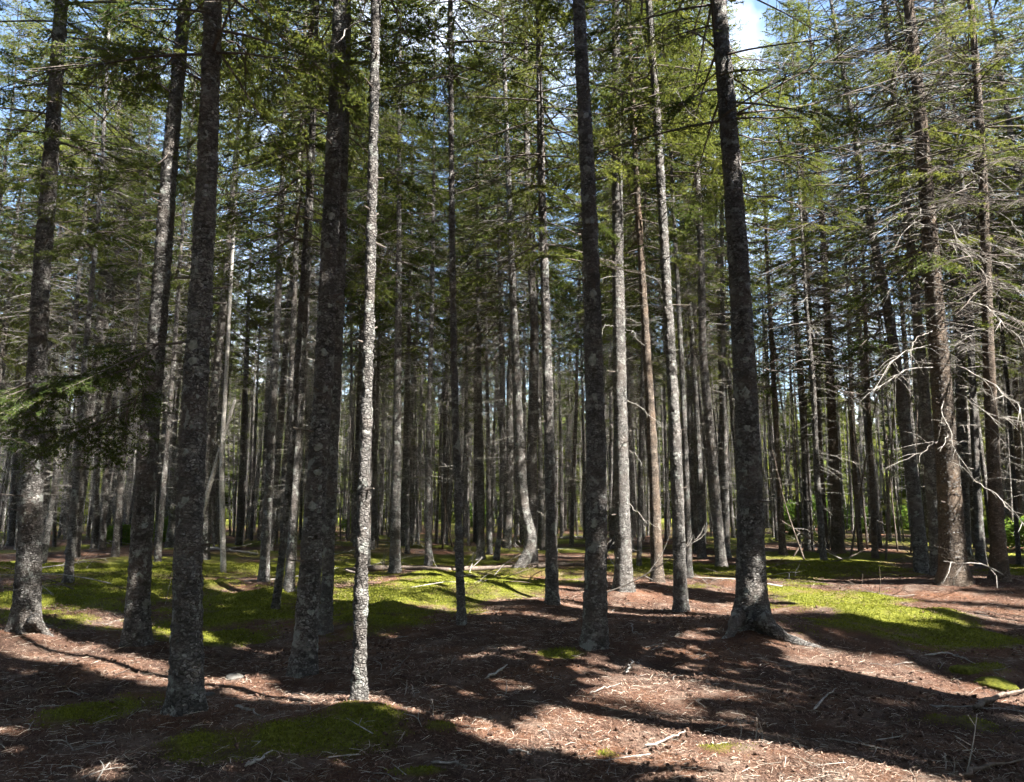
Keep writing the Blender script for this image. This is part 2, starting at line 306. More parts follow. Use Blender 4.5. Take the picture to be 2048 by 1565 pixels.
# ------------------------------------------------------------------ the stems one can tell apart in the photograph
# key: (centre line in photograph pixels from the foot upwards), stem width in px just above the flare, flare, bark, dead-branch style, label
STEMS = [
 ('A', [(50,1270),(62,1000),(82,620),(104,350),(125,0)], 54, .30, 'bark', 'stub', 'thick grey spruce at the left edge, sunlit bark above a pale root flare'),
 ('B', [(271,1300),(290,1000),(318,650),(340,300),(367,0)], 54, .22, 'bark', 'stub', 'dark flaky spruce with sunlit upper bark, second thick stem from the left'),
 ('C', [(372,1438),(375,1150),(385,850),(411,300),(424,0)], 68, .14, 'bark', 'stub', 'nearest thick spruce with blue-grey scaly bark and a low green branch'),
 ('D', [(606,1360),(628,1050),(648,780),(668,350),(681,0)], 54, .14, 'bark', 'stub', 'straight spruce dotted with round pale lichen left of the slim pale stem'),
 ('D2', [(651,1272),(662,1000),(676,650),(688,300),(697,0)], 29, .14, 'bark', 'stub', 'narrow spruce close behind the lichen-dotted stem on its right'),
 ('E', [(717,1412),(724,1100),(734,760),(742,400),(750,0)], 33, .12, 'bark', 'stub', 'slim pale spruce in front of the moss, sunlit down to its foot'),
 ('F', [(923,1256),(917,1050),(908,700),(903,300),(900,0)], 20, .14, 'bark', 'few', 'thin dark spruce standing alone at the end of the moss bank'),
 ('G', [(1105,1213),(1100,950),(1092,650),(1083,350),(1076,0)], 29, .14, 'bark', 'stub', 'dark slender spruce between the bent-foot tree and the mound'),
 ('H', [(1190,1302),(1193,1000),(1188,750),(1176,400),(1156,0)], 52, .16, 'bark', 'stub', 'spruce with mottled grey bark standing on the orange needle mound'),
 ('I', [(1248,1185),(1243,950),(1238,650),(1235,350),(1231,0)], 42, .26, 'bark', 'few', 'bright sunlit spruce just behind the stem on the needle mound'),
 ('J', [(1315,1168),(1305,900),(1288,600),(1270,300),(1254,0)], 28, .14, 'bark_brown', 'few', 'reddish brown spruce between the bright sunlit stem and a black stem'),
 ('K', [(1362,1228),(1352,900),(1336,600),(1315,250),(1296,0)], 31, .12, 'bark', 'stub', 'nearly black spruce leaning left beside the reddish brown stem'),
 ('L', [(1505,1262),(1498,950),(1482,650),(1455,250),(1436,0)], 66, .38, 'bark', 'stub', 'massive dark spruce with a long root running down the mound'),
 ('M', [(1908,1172),(1897,950),(1876,650),(1847,300),(1813,0)], 58, .26, 'bark_brown', 'high', 'stoutest brown spruce at the right with bleached dead branches'),
 ('N', [(2000,1168),(1988,900),(1972,500),(1957,250),(1938,0)], 36, .22, 'bark_brown', 'high', 'dark spruce near the right edge just right of the stoutest stem'),
 ('N2', [(1962,1132),(1952,900),(1935,550),(1912,250),(1888,0)], 22, .15, 'bark', 'high', 'black narrow spruce in the gap right of the stoutest stem'),
 ('O', [(1846,1150),(1818,900),(1780,650),(1730,400),(1662,0)], 34, .15, 'bark', 'high', 'grey spruce leaning clearly left beside the stoutest stem'),
 ('O2', [(1878,1155),(1862,950),(1838,700),(1805,350),(1770,0)], 32, .15, 'bark', 'high', 'dark spruce tucked between the leaning stem and the stoutest stem'),
 ('P', [(1676,1110),(1668,900),(1652,600),(1634,300),(1618,0)], 27, .34, 'bark_brown', 'high', 'dark spruce with a flared black foot, right one of a pair'),
 ('Q', [(1648,1106),(1636,900),(1618,600),(1604,300),(1590,0)], 24, .28, 'bark_brown', 'high', 'brown spruce with a bristle of dead twigs, left one of a pair'),
 ('R', [(1566,1108),(1555,900),(1540,650),(1528,350),(1518,0)], 17, .12, 'bark_brown', 'many', 'slim brown spruce against the bright clearing right of the massive stem'),
 ('S', [(1452,1117),(1450,900),(1446,600),(1442,300),(1438,0)], 19, .2, 'bark', 'few', 'dark spruce close left of the massive stem with a sunlit foot'),
 ('T', [(1404,1117),(1396,900),(1380,600),(1362,250),(1350,0)], 18, .12, 'bark', 'few', 'dark straight spruce midway between the black leaning stem and the massive stem'),
 ('T2', [(1378,1160),(1372,950),(1356,600),(1340,250),(1330,0)], 18, .25, 'bark', 'few', 'thin spruce with a sunlit foot right behind the black leaning stem'),
 ('U', [(1038,1142),(1058,1105),(1060,1070),(1046,1000),(1034,780),(1020,450),(1004,0)], 29, .2, 'bark', 'few', 'spruce with a strongly bent foot above a tangle of dead branches'),
 ('V', [(961,1118),(962,950),(957,650),(954,300),(952,0)], 18, .14, 'bark', 'many', 'dark spruce left of a trio of thin stems beside the bent-foot tree'),
 ('V2', [(980,1108),(976,900),(972,600),(968,300),(966,0)], 12, .14, 'bark', 'many', 'thin spruce in the middle of the trio beside the bent-foot tree'),
 ('V3', [(993,1122),(1003,1000),(1003,800),(998,500),(992,200)], 13, .2, 'bark', 'many', 'thin curved spruce, right one of the trio beside the bent-foot tree'),
 ('W', [(857,1132),(857,900),(864,600),(868,300),(870,0)], 17, .14, 'bark', 'many', 'dark-footed slender spruce behind the fallen log'),
 ('X', [(790,1148),(793,900),(797,550),(799,250),(802,0)], 25, .16, 'bark', 'few', 'spruce with sunlit middle rising from the left end of the fallen log'),
 ('Y', [(815,1108),(816,900),(820,550),(825,250)], 11, .12, 'bark', 'many', 'thin spruce just right of the stem at the log end'),
 ('Z', [(527,1168),(540,950),(552,700),(564,350),(576,0)], 24, .18, 'bark', 'few', 'lichen-blotched spruce on the moss, leaning right towards the dotted stem'),
 ('Z2', [(550,1226),(568,1080),(584,900),(604,600),(622,250)], 17, .15, 'bark', 'few', 'thin leaning spruce with flaky sunlit foot in the moss'),
 ('Z3', [(577,1188),(590,1000),(606,700),(622,350),(632,0)], 24, .15, 'bark', 'few', 'dark spruce half hidden left of the lichen-dotted stem'),
 ('AB', [(136,1168),(150,1000),(172,700),(196,400),(222,0)], 19, .15, 'bark', 'many', 'spruce with dark foot in sunlit moss between the two leftmost thick stems'),
 ('AC', [(84,1128),(108,980),(136,800),(160,550),(190,250)], 17, .18, 'bark', 'many', 'dark leaning spruce just right of the leftmost thick stem'),
 ('AD', [(190,1098),(194,900),(206,650),(220,300)], 16, .14, 'bark_far', 'many', 'left one of two pale spruces standing close together at the left'),
 ('AD2', [(204,1100),(214,900),(226,650),(240,300)], 15, .14, 'bark_far', 'many', 'right one of two pale spruces standing close together at the left'),
 ('AE', [(235,1092),(246,950),(262,700),(276,350)], 15, .2, 'bark_far', 'many', 'pale spruce leaning right near the two close-set pale stems'),
 ('AF', [(22,1092),(30,900),(40,600),(48,250)], 16, .3, 'bark_far', 'many', 'pale far spruce with a lit flared foot left of the leftmost thick stem'),
 ('AG', [(478,1090),(486,850),(500,550),(512,200)], 15, .14, 'bark', 'many', 'dark spruce behind the white dead stem'),
 ('AH', [(745,1100),(752,900),(760,600),(768,250)], 10, .12, 'bark_far', 'many', 'pale thin spruce just right of the slim pale near stem'),
 ('AI', [(1750,1115),(1742,900),(1728,600),(1716,250)], 15, .16, 'bark_brown', 'many', 'brown spruce midway between the pair and the leaning stem'),
 ('AJ', [(1722,1102),(1706,850),(1690,500),(1676,200)], 10, .14, 'bark_brown', 'many', 'thin brown spruce just right of the pair of flared stems'),
 ('AK', [(2040,1085),(2030,800),(2018,450),(2005,100)], 18, .14, 'bark_brown', 'many', 'reddish spruce stem cut by the right edge of the view'),
 ('AM', [(1085,1100),(1080,900),(1072,600),(1062,250)], 13, .14, 'bark', 'many', 'thin dark spruce just right of the bent-foot tree'),
 ('AN', [(912,1104),(930,900),(936,600),(940,250)], 10, .14, 'bark', 'many', 'dark thin spruce right behind the lone thin stem of the moss bank'),
]
FEET = {}
for key, pts, wpx, *_ in STEMS: FEET[key] = on_ground(*pts[0])
for key, pts, wpx, *_ in STEMS:                          # needles and moss banked up against the feet
    f_ = FEET[key]; rr_ = 0.30 + 0.5 * wpx / FPX * f_[1]
    if f_[1] < 17: BUMPS.append((f_[0], f_[1], rr_, rr_, 0.055 if wpx > 40 else 0.04))

# ------------------------------------------------------------------ forest floor
MOSS_PX = [  # patches of moss read off the photograph: centre, half sizes, strength
    (140, 1200, 250, 60, 1), (330, 1130, 260, 22, 0.9), (470, 1225, 190, 48, 1), (480, 1275, 90, 20, .9), (720, 1215, 170, 45, 1), (860, 1180, 150, 38, 1),
    (985, 1172, 110, 26, 1), (780, 1250, 130, 22, .9), (620, 1470, 200, 42, 1), (430, 1485, 120, 34, .75), (750, 1425, 90, 18, .9), (200, 1425, 130, 26, .95),
    (1660, 1205, 130, 40, 1), (1800, 1245, 170, 38, 1), (1960, 1275, 130, 26, .9), (1600, 1165, 70, 24, .95), (1620, 1150, 60, 8, .8), (1215, 1512, 34, 11, .9),
    (1440, 1503, 80, 18, .8), (850, 1545, 55, 9, .8), (870, 1455, 55, 14, .7), (1130, 1308, 60, 12, .6), (1320, 1225, 40, 8, .4),
    (1280, 1130, 60, 12, .8), (1140, 1165, 60, 14, .6), (1390, 1180, 60, 8, .5), (1750, 1270, 150, 28, .8), (1960, 1345, 60, 14, .5), (1900, 1450, 110, 20, .5),
]
def _patches():
    out = []
    for cx, cy_, rx, ry, s in MOSS_PX:
        c = on_ground(cx, cy_); n = on_ground(cx, min(cy_ + ry, 1564)); f = on_ground(cx, max(cy_ - ry, 1085))
        out.append((c[0], 0.5 * (n[1] + f[1]), rx * c[1] / FPX, max(0.5 * (f[1] - n[1]), 0.08), s))
    return out
PATCH = _patches()
def moss_amount(x, y):
    x = np.atleast_1d(np.asarray(x, float)); y = np.atleast_1d(np.asarray(y, float))
    m = np.zeros_like(x)
    for cx, cy_, rx, ry, s in PATCH:
        q = ((x - cx) / rx) ** 2 + ((y - cy_) / ry) ** 2
        m = np.maximum(m, s * np.clip(1.35 - 0.95 * np.sqrt(q), 0, 1))
    m = m + (m > 0) * (0.42 * noise2(x, y, 0.8, 20) + 0.42 * noise2(x, y, 0.34, 21) + 0.26 * noise2(x, y, 0.11, 22) - 0.08)
    far = np.clip((y - 13.5) / 3, 0, 1) * np.clip(0.45 + 0.8 * noise2(x, y, 2.1, 23) + 0.25 * noise2(x, y, 0.6, 24), 0, 1)
    grass = np.clip((y - 46) / 6, 0, 1)
    return np.clip(np.maximum(np.maximum(m, far), grass), 0, 1)

def hummock(x, y, m):
    return np.clip(m, 0, 1) * (0.02 + np.clip(0.13 * noise2(x, y, 0.8, 25) + 0.06 * noise2(x, y, 0.36, 26), -0.04, 1)) * (y < 22)
def build_floor():
    ys = np.concatenate([np.linspace(-60, 0, 24)[:-1], np.linspace(0, 3.6, 20)[:-1], np.linspace(3.6, 17, 300)[:-1], np.linspace(17, 50, 170)[:-1], np.geomspace(50, 900, 30)])
    u = np.linspace(-1, 1, 321); core = np.sign(u) * np.abs(u) ** 1.0
    V = []
    for yy in ys:
        half = max(8.0, 0.86 * abs(yy) + 2.5) if yy > 0 else 8.0
        xs = core * half
        xs[0], xs[-1] = -max(900, half + 5), max(900, half + 5); xs[1], xs[-2] = -max(60.0, half + 1), max(60.0, half + 1)
        V.append(np.stack([xs, np.full_like(xs, yy)], 1))
    V = np.concatenate(V); z = ground_z(V[:, 0], V[:, 1])
    z = np.where(np.abs(V[:, 0]) > 500, 0.0, z)
    m = moss_amount(V[:, 0], V[:, 1])
    z = z + hummock(V[:, 0], V[:, 1], m)
    nx = len(u); ny = len(ys)
    i = np.arange(ny - 1)[:, None] * nx; j = np.arange(nx - 1)[None]
    F = np.stack([i + j, i + j + 1, i + nx + j + 1, i + nx + j], -1).reshape(-1, 4)
    me = mesh_np('ground', np.concatenate([V, z[:, None]], 1), F, [M['floor']], smooth=True, attrs={'moss': ('POINT', m)})
    tag(obj('ground', me), kind='structure')
build_floor()

# ------------------------------------------------------------------ spruce parts
def rot_z(a):
    c, s = math.cos(a), math.sin(a); return np.array([[c, -s, 0], [s, c, 0], [0, 0, 1]])
def rot_y(a):
    c, s = math.cos(a), math.sin(a); return np.array([[c, 0, s], [0, 1, 0], [-s, 0, c]])
def rot_x(a):
    c, s = math.cos(a), math.sin(a); return np.array([[1, 0, 0], [0, c, -s], [0, s, c]])

def spikes(P, rng, step=0.034, ln=0.040, wd=0.018, per=3):
    """needle tufts along a shoot P (n,3): small triangles pointing forward and outward"""
    seg = np.diff(P, axis=0); L = np.linalg.norm(seg, axis=1); tot = L.sum()
    n = max(2, int(tot / step)) * per
    s = rng.uniform(0, tot, n); cum = np.concatenate([[0], np.cumsum(L)])
    k = np.clip(np.searchsorted(cum, s) - 1, 0, len(L) - 1)
    d = seg[k] / (L[k][:, None] + 1e-9); c = P[k] + d * (s - cum[k])[:, None]
    r = rng.normal(size=(n, 3)); r[:, 2] += 0.25; r -= d * (r * d).sum(1)[:, None]; r /= np.linalg.norm(r, axis=1)[:, None] + 1e-9
    l = ln * rng.uniform(0.7, 1.35, n)[:, None]
    tip = c + r * l * 0.85 + d * l * 0.75
    side = np.cross(r, d) * 0.3 + d
    return np.stack([c - side * wd * 0.5, c + side * wd * 0.5, tip], 1)

def live_branch(L, rng, sparse=0.0):
    """needles, wood (triangle soups) of one spruce branch growing along +X"""
    t = np.linspace(0, 1, 9)
    wob = rng.normal(0, 0.02 * L, 9) * t
    P = np.stack([t * L, np.cumsum(wob) * 0.6, L * (0.06 * t - 0.26 * t ** 2 + 0.14 * t ** 3)], 1)
    wood = [tube_soup(P, np.linspace(0.008 + 0.005 * L, 0.003, 9), 4)]
    nd = []
    start = 0.18 + 0.45 * sparse
    nsec = int(L / 0.085)
    for q in range(nsec):
        tt = start + (1 - start) * (q + rng.uniform(0, 0.8)) / nsec
        if tt > 0.99 or rng.random() < 0.12 + 0.25 * sparse: continue
        o = np.array([np.interp(tt, t, P[:, i]) for i in range(3)])
        side = 1 if q % 2 else -1
        ang = side * R(rng.uniform(38, 66)); ls = (0.12 + 0.42 * L * (1 - tt) ** 0.75 * min(1, (tt - start + 0.25) / 0.35)) * rng.uniform(0.65, 1.15)
        ls = min(ls, 0.62)
        d = np.array([math.cos(ang), math.sin(ang), rng.uniform(-0.45, 0.1)])
        tq = np.linspace(0, 1, 4)[:, None]
        S = o + tq * d * ls + tq ** 2 * np.array([0.12 * ls, 0, -0.16 * ls])
        wood.append(tube_soup(S[[0, 1, 3]], [0.0045, 0.0035, 0.0016], 3))
        nd.append(spikes(S[1:] if sparse else S, rng))
        for w in range(int(ls / 0.075)):
            u = rng.uniform(0.2, 0.95); b = o + u * d * ls + u * u * np.array([0.12 * ls, 0, -0.16 * ls])
            a2 = ang + (1 if w % 2 else -1) * R(rng.uniform(35, 60)); l2 = rng.uniform(0.06, 0.15) * (1.2 - 0.5 * u)
            d2 = np.array([math.cos(a2), math.sin(a2), rng.uniform(-0.5, 0.15)])
            nd.append(spikes(np.stack([b, b + d2 * l2]), rng, per=3))
    nd.append(spikes(P[5:], rng))
    return np.concatenate(nd), np.concatenate(wood)

trng = np.random.default_rng(5)
TPL = {}
for L_, nv in ((2.3, 4), (1.5, 4), (0.8, 3)):
    TPL[L_] = [live_branch(L_, trng) for _ in range(nv)]
    TPL[(L_, 's')] = [live_branch(L_, trng, 0.75) for _ in range(nv)]

def bare_branch(L, rng, twigs=5, droop=0.25, r0=0.011):
    t = np.linspace(0, 1, 7)
    dr = droop * rng.uniform(0.3, 1.3)
    P = np.stack([t * L, L * (np.cumsum(rng.normal(0, 0.03, 7)) * t), L * (0.10 * t - dr * t ** 2 + rng.uniform(0, 0.16) * t ** 3)], 1)
    out = [tube_soup(P, np.linspace(r0 * (0.55 + 0.3 * L), 0.0022, 7), 4)]
    for _ in range(twigs):
        u = rng.uniform(0.3, 0.95); o = np.array([np.interp(u, t, P[:, i]) for i in range(3)])
        a = R(rng.uniform(30, 65)) * rng.choice([-1, 1]); l = L * rng.uniform(0.12, 0.38) * (1.15 - u * 0.6)
        d = np.array([math.cos(a), math.sin(a), rng.uniform(-0.6, 0.25)])
        Q = np.stack([o, o + d * l * 0.5 + [0, 0, 0.02 * l], o + d * l + [0, 0, -0.12 * l]])
        out.append(tube_soup(Q, [0.0042, 0.003, 0.0016], 3))
    return np.concatenate(out)
BARE = [bare_branch(L_, trng, tw) for L_, tw in ((0.5, 2), (0.6, 2), (0.9, 4), (1.0, 5), (1.2, 6), (1.4, 7), (1.6, 9), (1.8, 9))]

H0 = 18.0                                                     # canonical height of the shared crowns
def place(soup, az, pitch, scale, o, roll=0.0):
    A = rot_z(az) @ rot_y(-pitch) @ rot_x(roll)
    return soup * scale @ A.T + o

def make_crown(seed, z0=6.6, width=1.0, density=1.0, sparse_to=0.35, H=H0, bare=0.0):
    rng = np.random.default_rng(seed); N, W, tint = [], [], []
    z = z0; az0 = rng.uniform(0, 6.28)
    while z < H - 0.12:
        f = (z - z0) / (H - z0)
        nb = 4 if rng.random() < 0.55 * density else 3
        for q in range(nb):
            az = az0 + q * 2 * math.pi / nb + rng.uniform(-0.5, 0.5)
            Lw = width * (0.28 + 2.05 * (1 - f) ** 0.85 * min(1.0, 0.62 + f * 1.6)) * rng.uniform(0.6, 1.18)
            key = min((2.3, 1.5, 0.8), key=lambda v: abs(v - Lw))
            sp = rng.random() < (0.8 if f < sparse_to else 0.08)
            nd, wd = TPL[(key, 's') if sp else key][rng.integers(len(TPL[key]))]
            pitch = R(-14 + 50 * f ** 1.4 + rng.uniform(-12, 12))
            o = np.array([0, 0, z + rng.uniform(-0.15, 0.15)]); s = Lw / key
            if rng.random() < bare * (1.15 - f): nd = nd[:int(len(nd) * rng.uniform(0, .22))]
            N.append(place(nd, az, pitch, s, o)); W.append(place(wd, az, pitch, s, o))
            tint.append(np.full(len(nd), np.clip(rng.normal(0.42, 0.22) + 0.25 * (f - 0.4), 0, 1)))
        z += rng.uniform(0.26, 0.46) / density * (1.0 if f < 0.7 else 0.75); az0 += rng.uniform(0.4, 1.2)
    N = np.concatenate(N); W = np.concatenate(W); tint = np.concatenate(tint)
    tint = np.clip(tint + rng.normal(0, 0.12, len(tint)), 0, 1)
    return soup_mesh('crown', N, [M['needle']], attrs={'tint': ('FACE', tint)}), soup_mesh('limbs', W, [M['limb']])
CROWNS = [make_crown(101, 6.9, 1.05, 1.1, .35, bare=.25), make_crown(102, 8.0, 1.0, 1.1, .3, bare=.2), make_crown(103, 6.2, 1.15, 1.1, .4, bare=.35), make_crown(104, 9.0, 0.9, 1.1, .2, bare=.15), make_crown(105, 7.4, 1.05, 1.0, .35, bare=.3)]

SPARSE = [make_crown(151, 5.0, 1.25, 1.2, 0.9, bare=.85), make_crown(152, 6.0, 1.15, 1.2, 0.85, bare=.75)]
def make_edge(seed, H, wid, z0=0.1, n=5200):
    rng = np.random.default_rng(seed); N = []
    f = 1 - np.sqrt(rng.random(n)); z = z0 + f * (H - z0); az = rng.uniform(0, 6.283, n)
    reach = wid * (1 - f) ** 0.8 * (0.75 + 0.35 * np.sin(z * 4.2 + 1.3 * np.sin(az * 2 + seed))) * rng.uniform(0.35, 1.0, n) ** 0.5
    C = np.stack([np.cos(az) * reach, np.sin(az) * reach, z - 0.12 * reach], 1)
    out = np.stack([np.cos(az), np.sin(az), rng.uniform(-0.5, 0.15, n)], 1)
    for _ in range(3):
        d = out + rng.normal(0, 0.6, (n, 3)); l = rng.uniform(0.14, 0.34, n)[:, None]; w = np.cross(d, rng.normal(size=(n, 3))) * 0.06
        N.append(np.stack([C - w, C + w, C + d * l], 1))
    N = np.concatenate(N); t = np.clip(np.tile(0.45 + 0.3 * vnoise(C * 1.1, seed), 3) + rng.normal(0, 0.12, 3 * n), 0, 1)
    return soup_mesh('crown', N, [M['needle']], attrs={'tint': ('FACE', t)})
EDGES = [make_edge(211, 13.0, 2.3), make_edge(212, 12.0, 2.6), make_edge(213, 14.0, 2.1)]
DENSE = [make_edge(231, 18, 2.3, 6.0, 5000), make_edge(232, 18, 2.0, 6.0, 4200), make_edge(233, 18, 2.6, 6.0, 5600)]
DENSE_W = (2.3, 2.0, 2.6)
SHORT = [make_edge(221, 4.5, 1.25), make_edge(222, 3.6, 1.2)]

def make_dead(seed, z0, z1, n, lens, short=0.0):
    rng = np.random.default_rng(seed); S = []
    for _ in range(n):
        z = z0 + (z1 - z0) * rng.random() ** 0.75
        b = BARE[rng.integers(len(BARE))] if rng.random() > short else BARE[rng.integers(2)]
        s = rng.uniform(*lens) * (0.65 + 0.35 * (z - z0) / (z1 - z0))
        if rng.random() < short: s *= 0.35
        S.append(place(b, rng.uniform(0, 6.283), R(rng.uniform(-28, 14)), s, np.array([0, 0, z]), rng.uniform(-0.5, 0.5)))
    return soup_mesh('dead_twigs', np.concatenate(S), [M['dead']])
DEAD = {'many': [make_dead(301, 1.3, 9.0, 150, (0.7, 1.15)), make_dead(302, 1.8, 9.5, 125, (0.7, 1.2)), make_dead(303, 0.9, 9.0, 165, (0.6, 1.1))],
        'high': [make_dead(331, 1.6, 13.5, 230, (0.8, 1.3)), make_dead(332, 2.2, 13.0, 210, (0.8, 1.3))],
        'few': [make_dead(311, 2.6, 9.0, 42, (0.5, 1.0), 0.35), make_dead(312, 3.0, 9.0, 36, (0.5, 1.0), 0.4)],
        'stub': [make_dead(321, 3.6, 9.5, 34, (0.4, 1.0), 0.6), make_dead(322, 4.2, 9.5, 30, (0.4, 1.0), 0.6)]}

def plates(th, z, r0, seed):
    """bark scales as relief: ragged shingles, open at their lower edge"""
    nc = max(6, int(round(2 * math.pi * r0 / 0.052))); X = np.stack([np.cos(th) * 3 * r0 / 0.13, np.sin(th) * 3 * r0 / 0.13, z * 9], 1)
    u = th / (2 * math.pi) * nc + 0.55 * vnoise(X * 1.9, seed); v = z / 0.036 + 0.9 * vnoise(X * 1.5 + 7, seed + 1)
    row = np.floor(v); u = u + _hash(row, row * 0, row * 0, seed) * 3; col = np.floor(u); fu, fv = u - col, v - row; col = np.mod(col, nc)
    h1 = _hash(col, row, row * 0, seed + 2); h2 = _hash(col, row, row * 0, seed + 3)
    return 0.9 * h1 * (h1 > 0.3) + 0.9 * h2 * (1 - fv) - 0.5 * (np.minimum(fu, 1 - fu) < 0.13)

def trunk_geometry(P, rad, segs, rough, seed, flare=0.3, lobes=5):
    """P (n,3) centre line in local coordinates, rad (n)"""
    n = len(P); th = np.linspace(0, 2 * math.pi, segs, endpoint=False)
    z = P[:, 2]; r = np.repeat(rad[:, None], segs, 1)
    rng = np.random.default_rng(seed); ph = rng.uniform(0, 6.28, 3)
    fl = flare * np.exp(-np.clip(z, -0.2, None) / 0.16)[:, None]
    r = r * (1 + fl * (0.75 + 0.45 * np.cos(lobes * th + ph[0])[None] + 0.3 * np.cos(2 * th + ph[1])[None]))
    r = r * (1 + 0.035 * np.cos(2 * th[None] + ph[2] + 0.5 * z[:, None]))
    X = np.stack([np.cos(th)[None] * r, np.sin(th)[None] * r, np.repeat(z[:, None], segs, 1)], -1).reshape(-1, 3)
    d = 0.55 * vnoise(X * np.array([9, 9, 7.0]), seed) + 0.45 * vnoise(X * np.array([26, 26, 34.0]), seed + 1) + 0.4 * np.abs(vnoise(X * np.array([48, 48, 62.0]), seed + 2))
    rr = (r.reshape(-1) + rough * d)
    if segs >= 40: rr = rr + 0.008 * plates(np.tile(th, n), X[:, 2], float(rad[min(20, n - 1)]), seed + 5)
    V = np.stack([np.tile(np.cos(th), n) * rr + np.repeat(P[:, 0], segs), np.tile(np.sin(th), n) * rr + np.repeat(P[:, 1], segs), X[:, 2]], 1)
    i = np.arange(n - 1)[:, None] * segs; j = np.arange(segs)[None]; j2 = (j + 1) % segs
    F = np.stack([i + j, i + j2, i + segs + j2, i + segs + j], -1).reshape(-1, 4)
    return V, F

FAR_TRUNKS = []
for q in range(6):
    rng = np.random.default_rng(400 + q)
    z = np.concatenate([np.arange(-0.3, 10, 0.11), np.linspace(10, H0 - 0.05, 24)])
    bx = np.interp(z, np.linspace(0, H0, 8), np.concatenate([[0], np.cumsum(rng.normal(0, 0.045, 7))])); by = np.interp(z, np.linspace(0, H0, 8), np.concatenate([[0], np.cumsum(rng.normal(0, 0.045, 7))]))
    rad = 0.12 * np.clip(1 - z / H0, 0.03, 1) ** 0.85
    V, F = trunk_geometry(np.stack([bx, by, z], 1), rad, 14, 0.007, 400 + q, 0.25)
    FAR_TRUNKS.append(mesh_np('trunk', V, F, [M['bark_far']], smooth=True))

def child(name, me, parent, scale=None, rot=None, loc=None, kind=None, label=None):
    o = obj(name, me, parent)
    if scale is not None: o.scale = scale
    if rot is not None: o.rotation_euler = rot
    if loc is not None: o.location = loc
    if kind: o['kind'] = kind
    if label: o['label'] = label
    return o

LAST = [None]
TREES = []                                                    # (x, y) of every stem
def add_spruce(name, x, y, h, r0, label, group, rng, dead='many', lean=(0, 0), crown=True, wide=(0.75, 1.0)):
    root = empty(name, (x, y, float(ground_z(x, y)[0])))
    root.rotation_euler = (lean[0], lean[1], 0)
    tag(root, label, 'tree', group)
    child('trunk', FAR_TRUNKS[rng.integers(6)], root, (r0 / 0.12, r0 / 0.12, h / H0), (0, 0, rng.uniform(0, 6.28)))
    s = h / H0; a = rng.uniform(0, 6.28)
    if crown == 'dense':
        w = s * rng.uniform(*wide); child('crown', DENSE[rng.integers(3)], root, (w, w, s), (0, 0, a))
    elif crown:
        w = s * rng.uniform(*wide); c = rng.integers(len(CROWNS))
        cr = child('crown', CROWNS[c][0], root, (w, w, s), (0, 0, a))
        child('limbs', CROWNS[c][1], root, (w, w, s), (0, 0, a), kind='stuff')
    if dead:
        D = DEAD[dead]
        child('dead_twigs', D[rng.integers(len(D))], root, (s, s, s), (0, 0, rng.uniform(0, 6.28)), kind='stuff')
    TREES.append((x, y)); LAST[0] = root; return root

# ------------------------------------------------------------------ build the named stems
NEAR = {}
ci = 0
for key, pts, wpx, flare, bark, dead, label in STEMS:
    b = FEET[key].copy(); yb = b[1]
    C3 = np.array([b] + [at_depth(px, py, yb) for px, py in pts[1:]])
    slant = math.hypot(yb, 0) * (FW @ (b - EYE)) / yb if yb else 1
    r0 = 0.5 * wpx / FPX * slant * 0.82 - 0.006; flare = max(flare, 0.26)
    h = float(np.clip(16.5 + 1.5 * (r0 - 0.12) / 0.1 + RNG.uniform(-1, 1.5), 14.5, 20.5))
    C3 = C3 - b; b[2] = float(ground_z(b[0], b[1])[0])
    d = C3[-1] - C3[-2]; top = C3[-1] + d / d[2] * (h - C3[-1][2]) if h > C3[-1][2] + 0.5 else C3[-1]
    ctl = np.concatenate([C3, [top]]) if h > C3[-1][2] + 0.5 else C3
    S = spline(ctl, 400)
    # a little wander towards and away from the viewer
    near = yb < 12.5
    dz = 0.021 if near else 0.05
    z = np.concatenate([np.arange(-0.25, 7.6 if yb < 12 else 11.5, dz), np.arange(7.6 if yb < 12 else 11.5, h, 0.3), [h]])
    order = np.argsort(S[:, 2]); cx = np.interp(z, S[order, 2], S[order, 0])
    cyy = 0.05 * np.sin(z * 0.5 + len(label)) * np.clip(z / 4, 0, 1)
    rad = r0 * np.clip(1 - np.clip(z, 0, None) / h, 0.02, 1) ** 0.85 * (1 + 0.2 * np.exp(-np.clip(z, 0, None) / 0.6))
    V, F = trunk_geometry(np.stack([cx, cyy, z], 1), rad, 46 if near else 18, 0.012 if near else 0.012, 900 + ci, flare, 5)
    root = empty('spruce_tree', b); tag(root, label, 'tree', 'spruce trees of the stand')
    child('trunk', mesh_np('trunk', V, F, [M[bark]], smooth=True), root)
    ax = Vector((cx[-1] - 0.0, 0, h)).normalized(); rot = Vector((0, 0, 1)).rotation_difference(ax).to_euler()
    s = h / H0; w = s * RNG.uniform(0.9, 1.15)
    a = Matrix.Rotation(RNG.uniform(0, 6.28), 4, 'Z'); rm = (Vector((0, 0, 1)).rotation_difference(ax).to_matrix().to_4x4() @ a).to_euler()
    cv = SPARSE[ci % 2] if key in ('M', 'N', 'N2', 'O', 'O2', 'P', 'Q', 'R', 'AI', 'AJ', 'AK') else CROWNS[ci % len(CROWNS)]
    child('crown', cv[0], root, (w, w, s), rm); child('limbs', cv[1], root, (w, w, s), rm, kind='stuff')
    D = DEAD[dead]; child('dead_twigs', D[ci % len(D)], root, (s, s, s), rm, kind='stuff')
    NEAR[key] = dict(root=root, b=b, z=z, cx=cx, cy=cyy, rad=rad, h=h, r0=r0, y=yb)
    TREES.append((b[0], b[1])); ci += 1

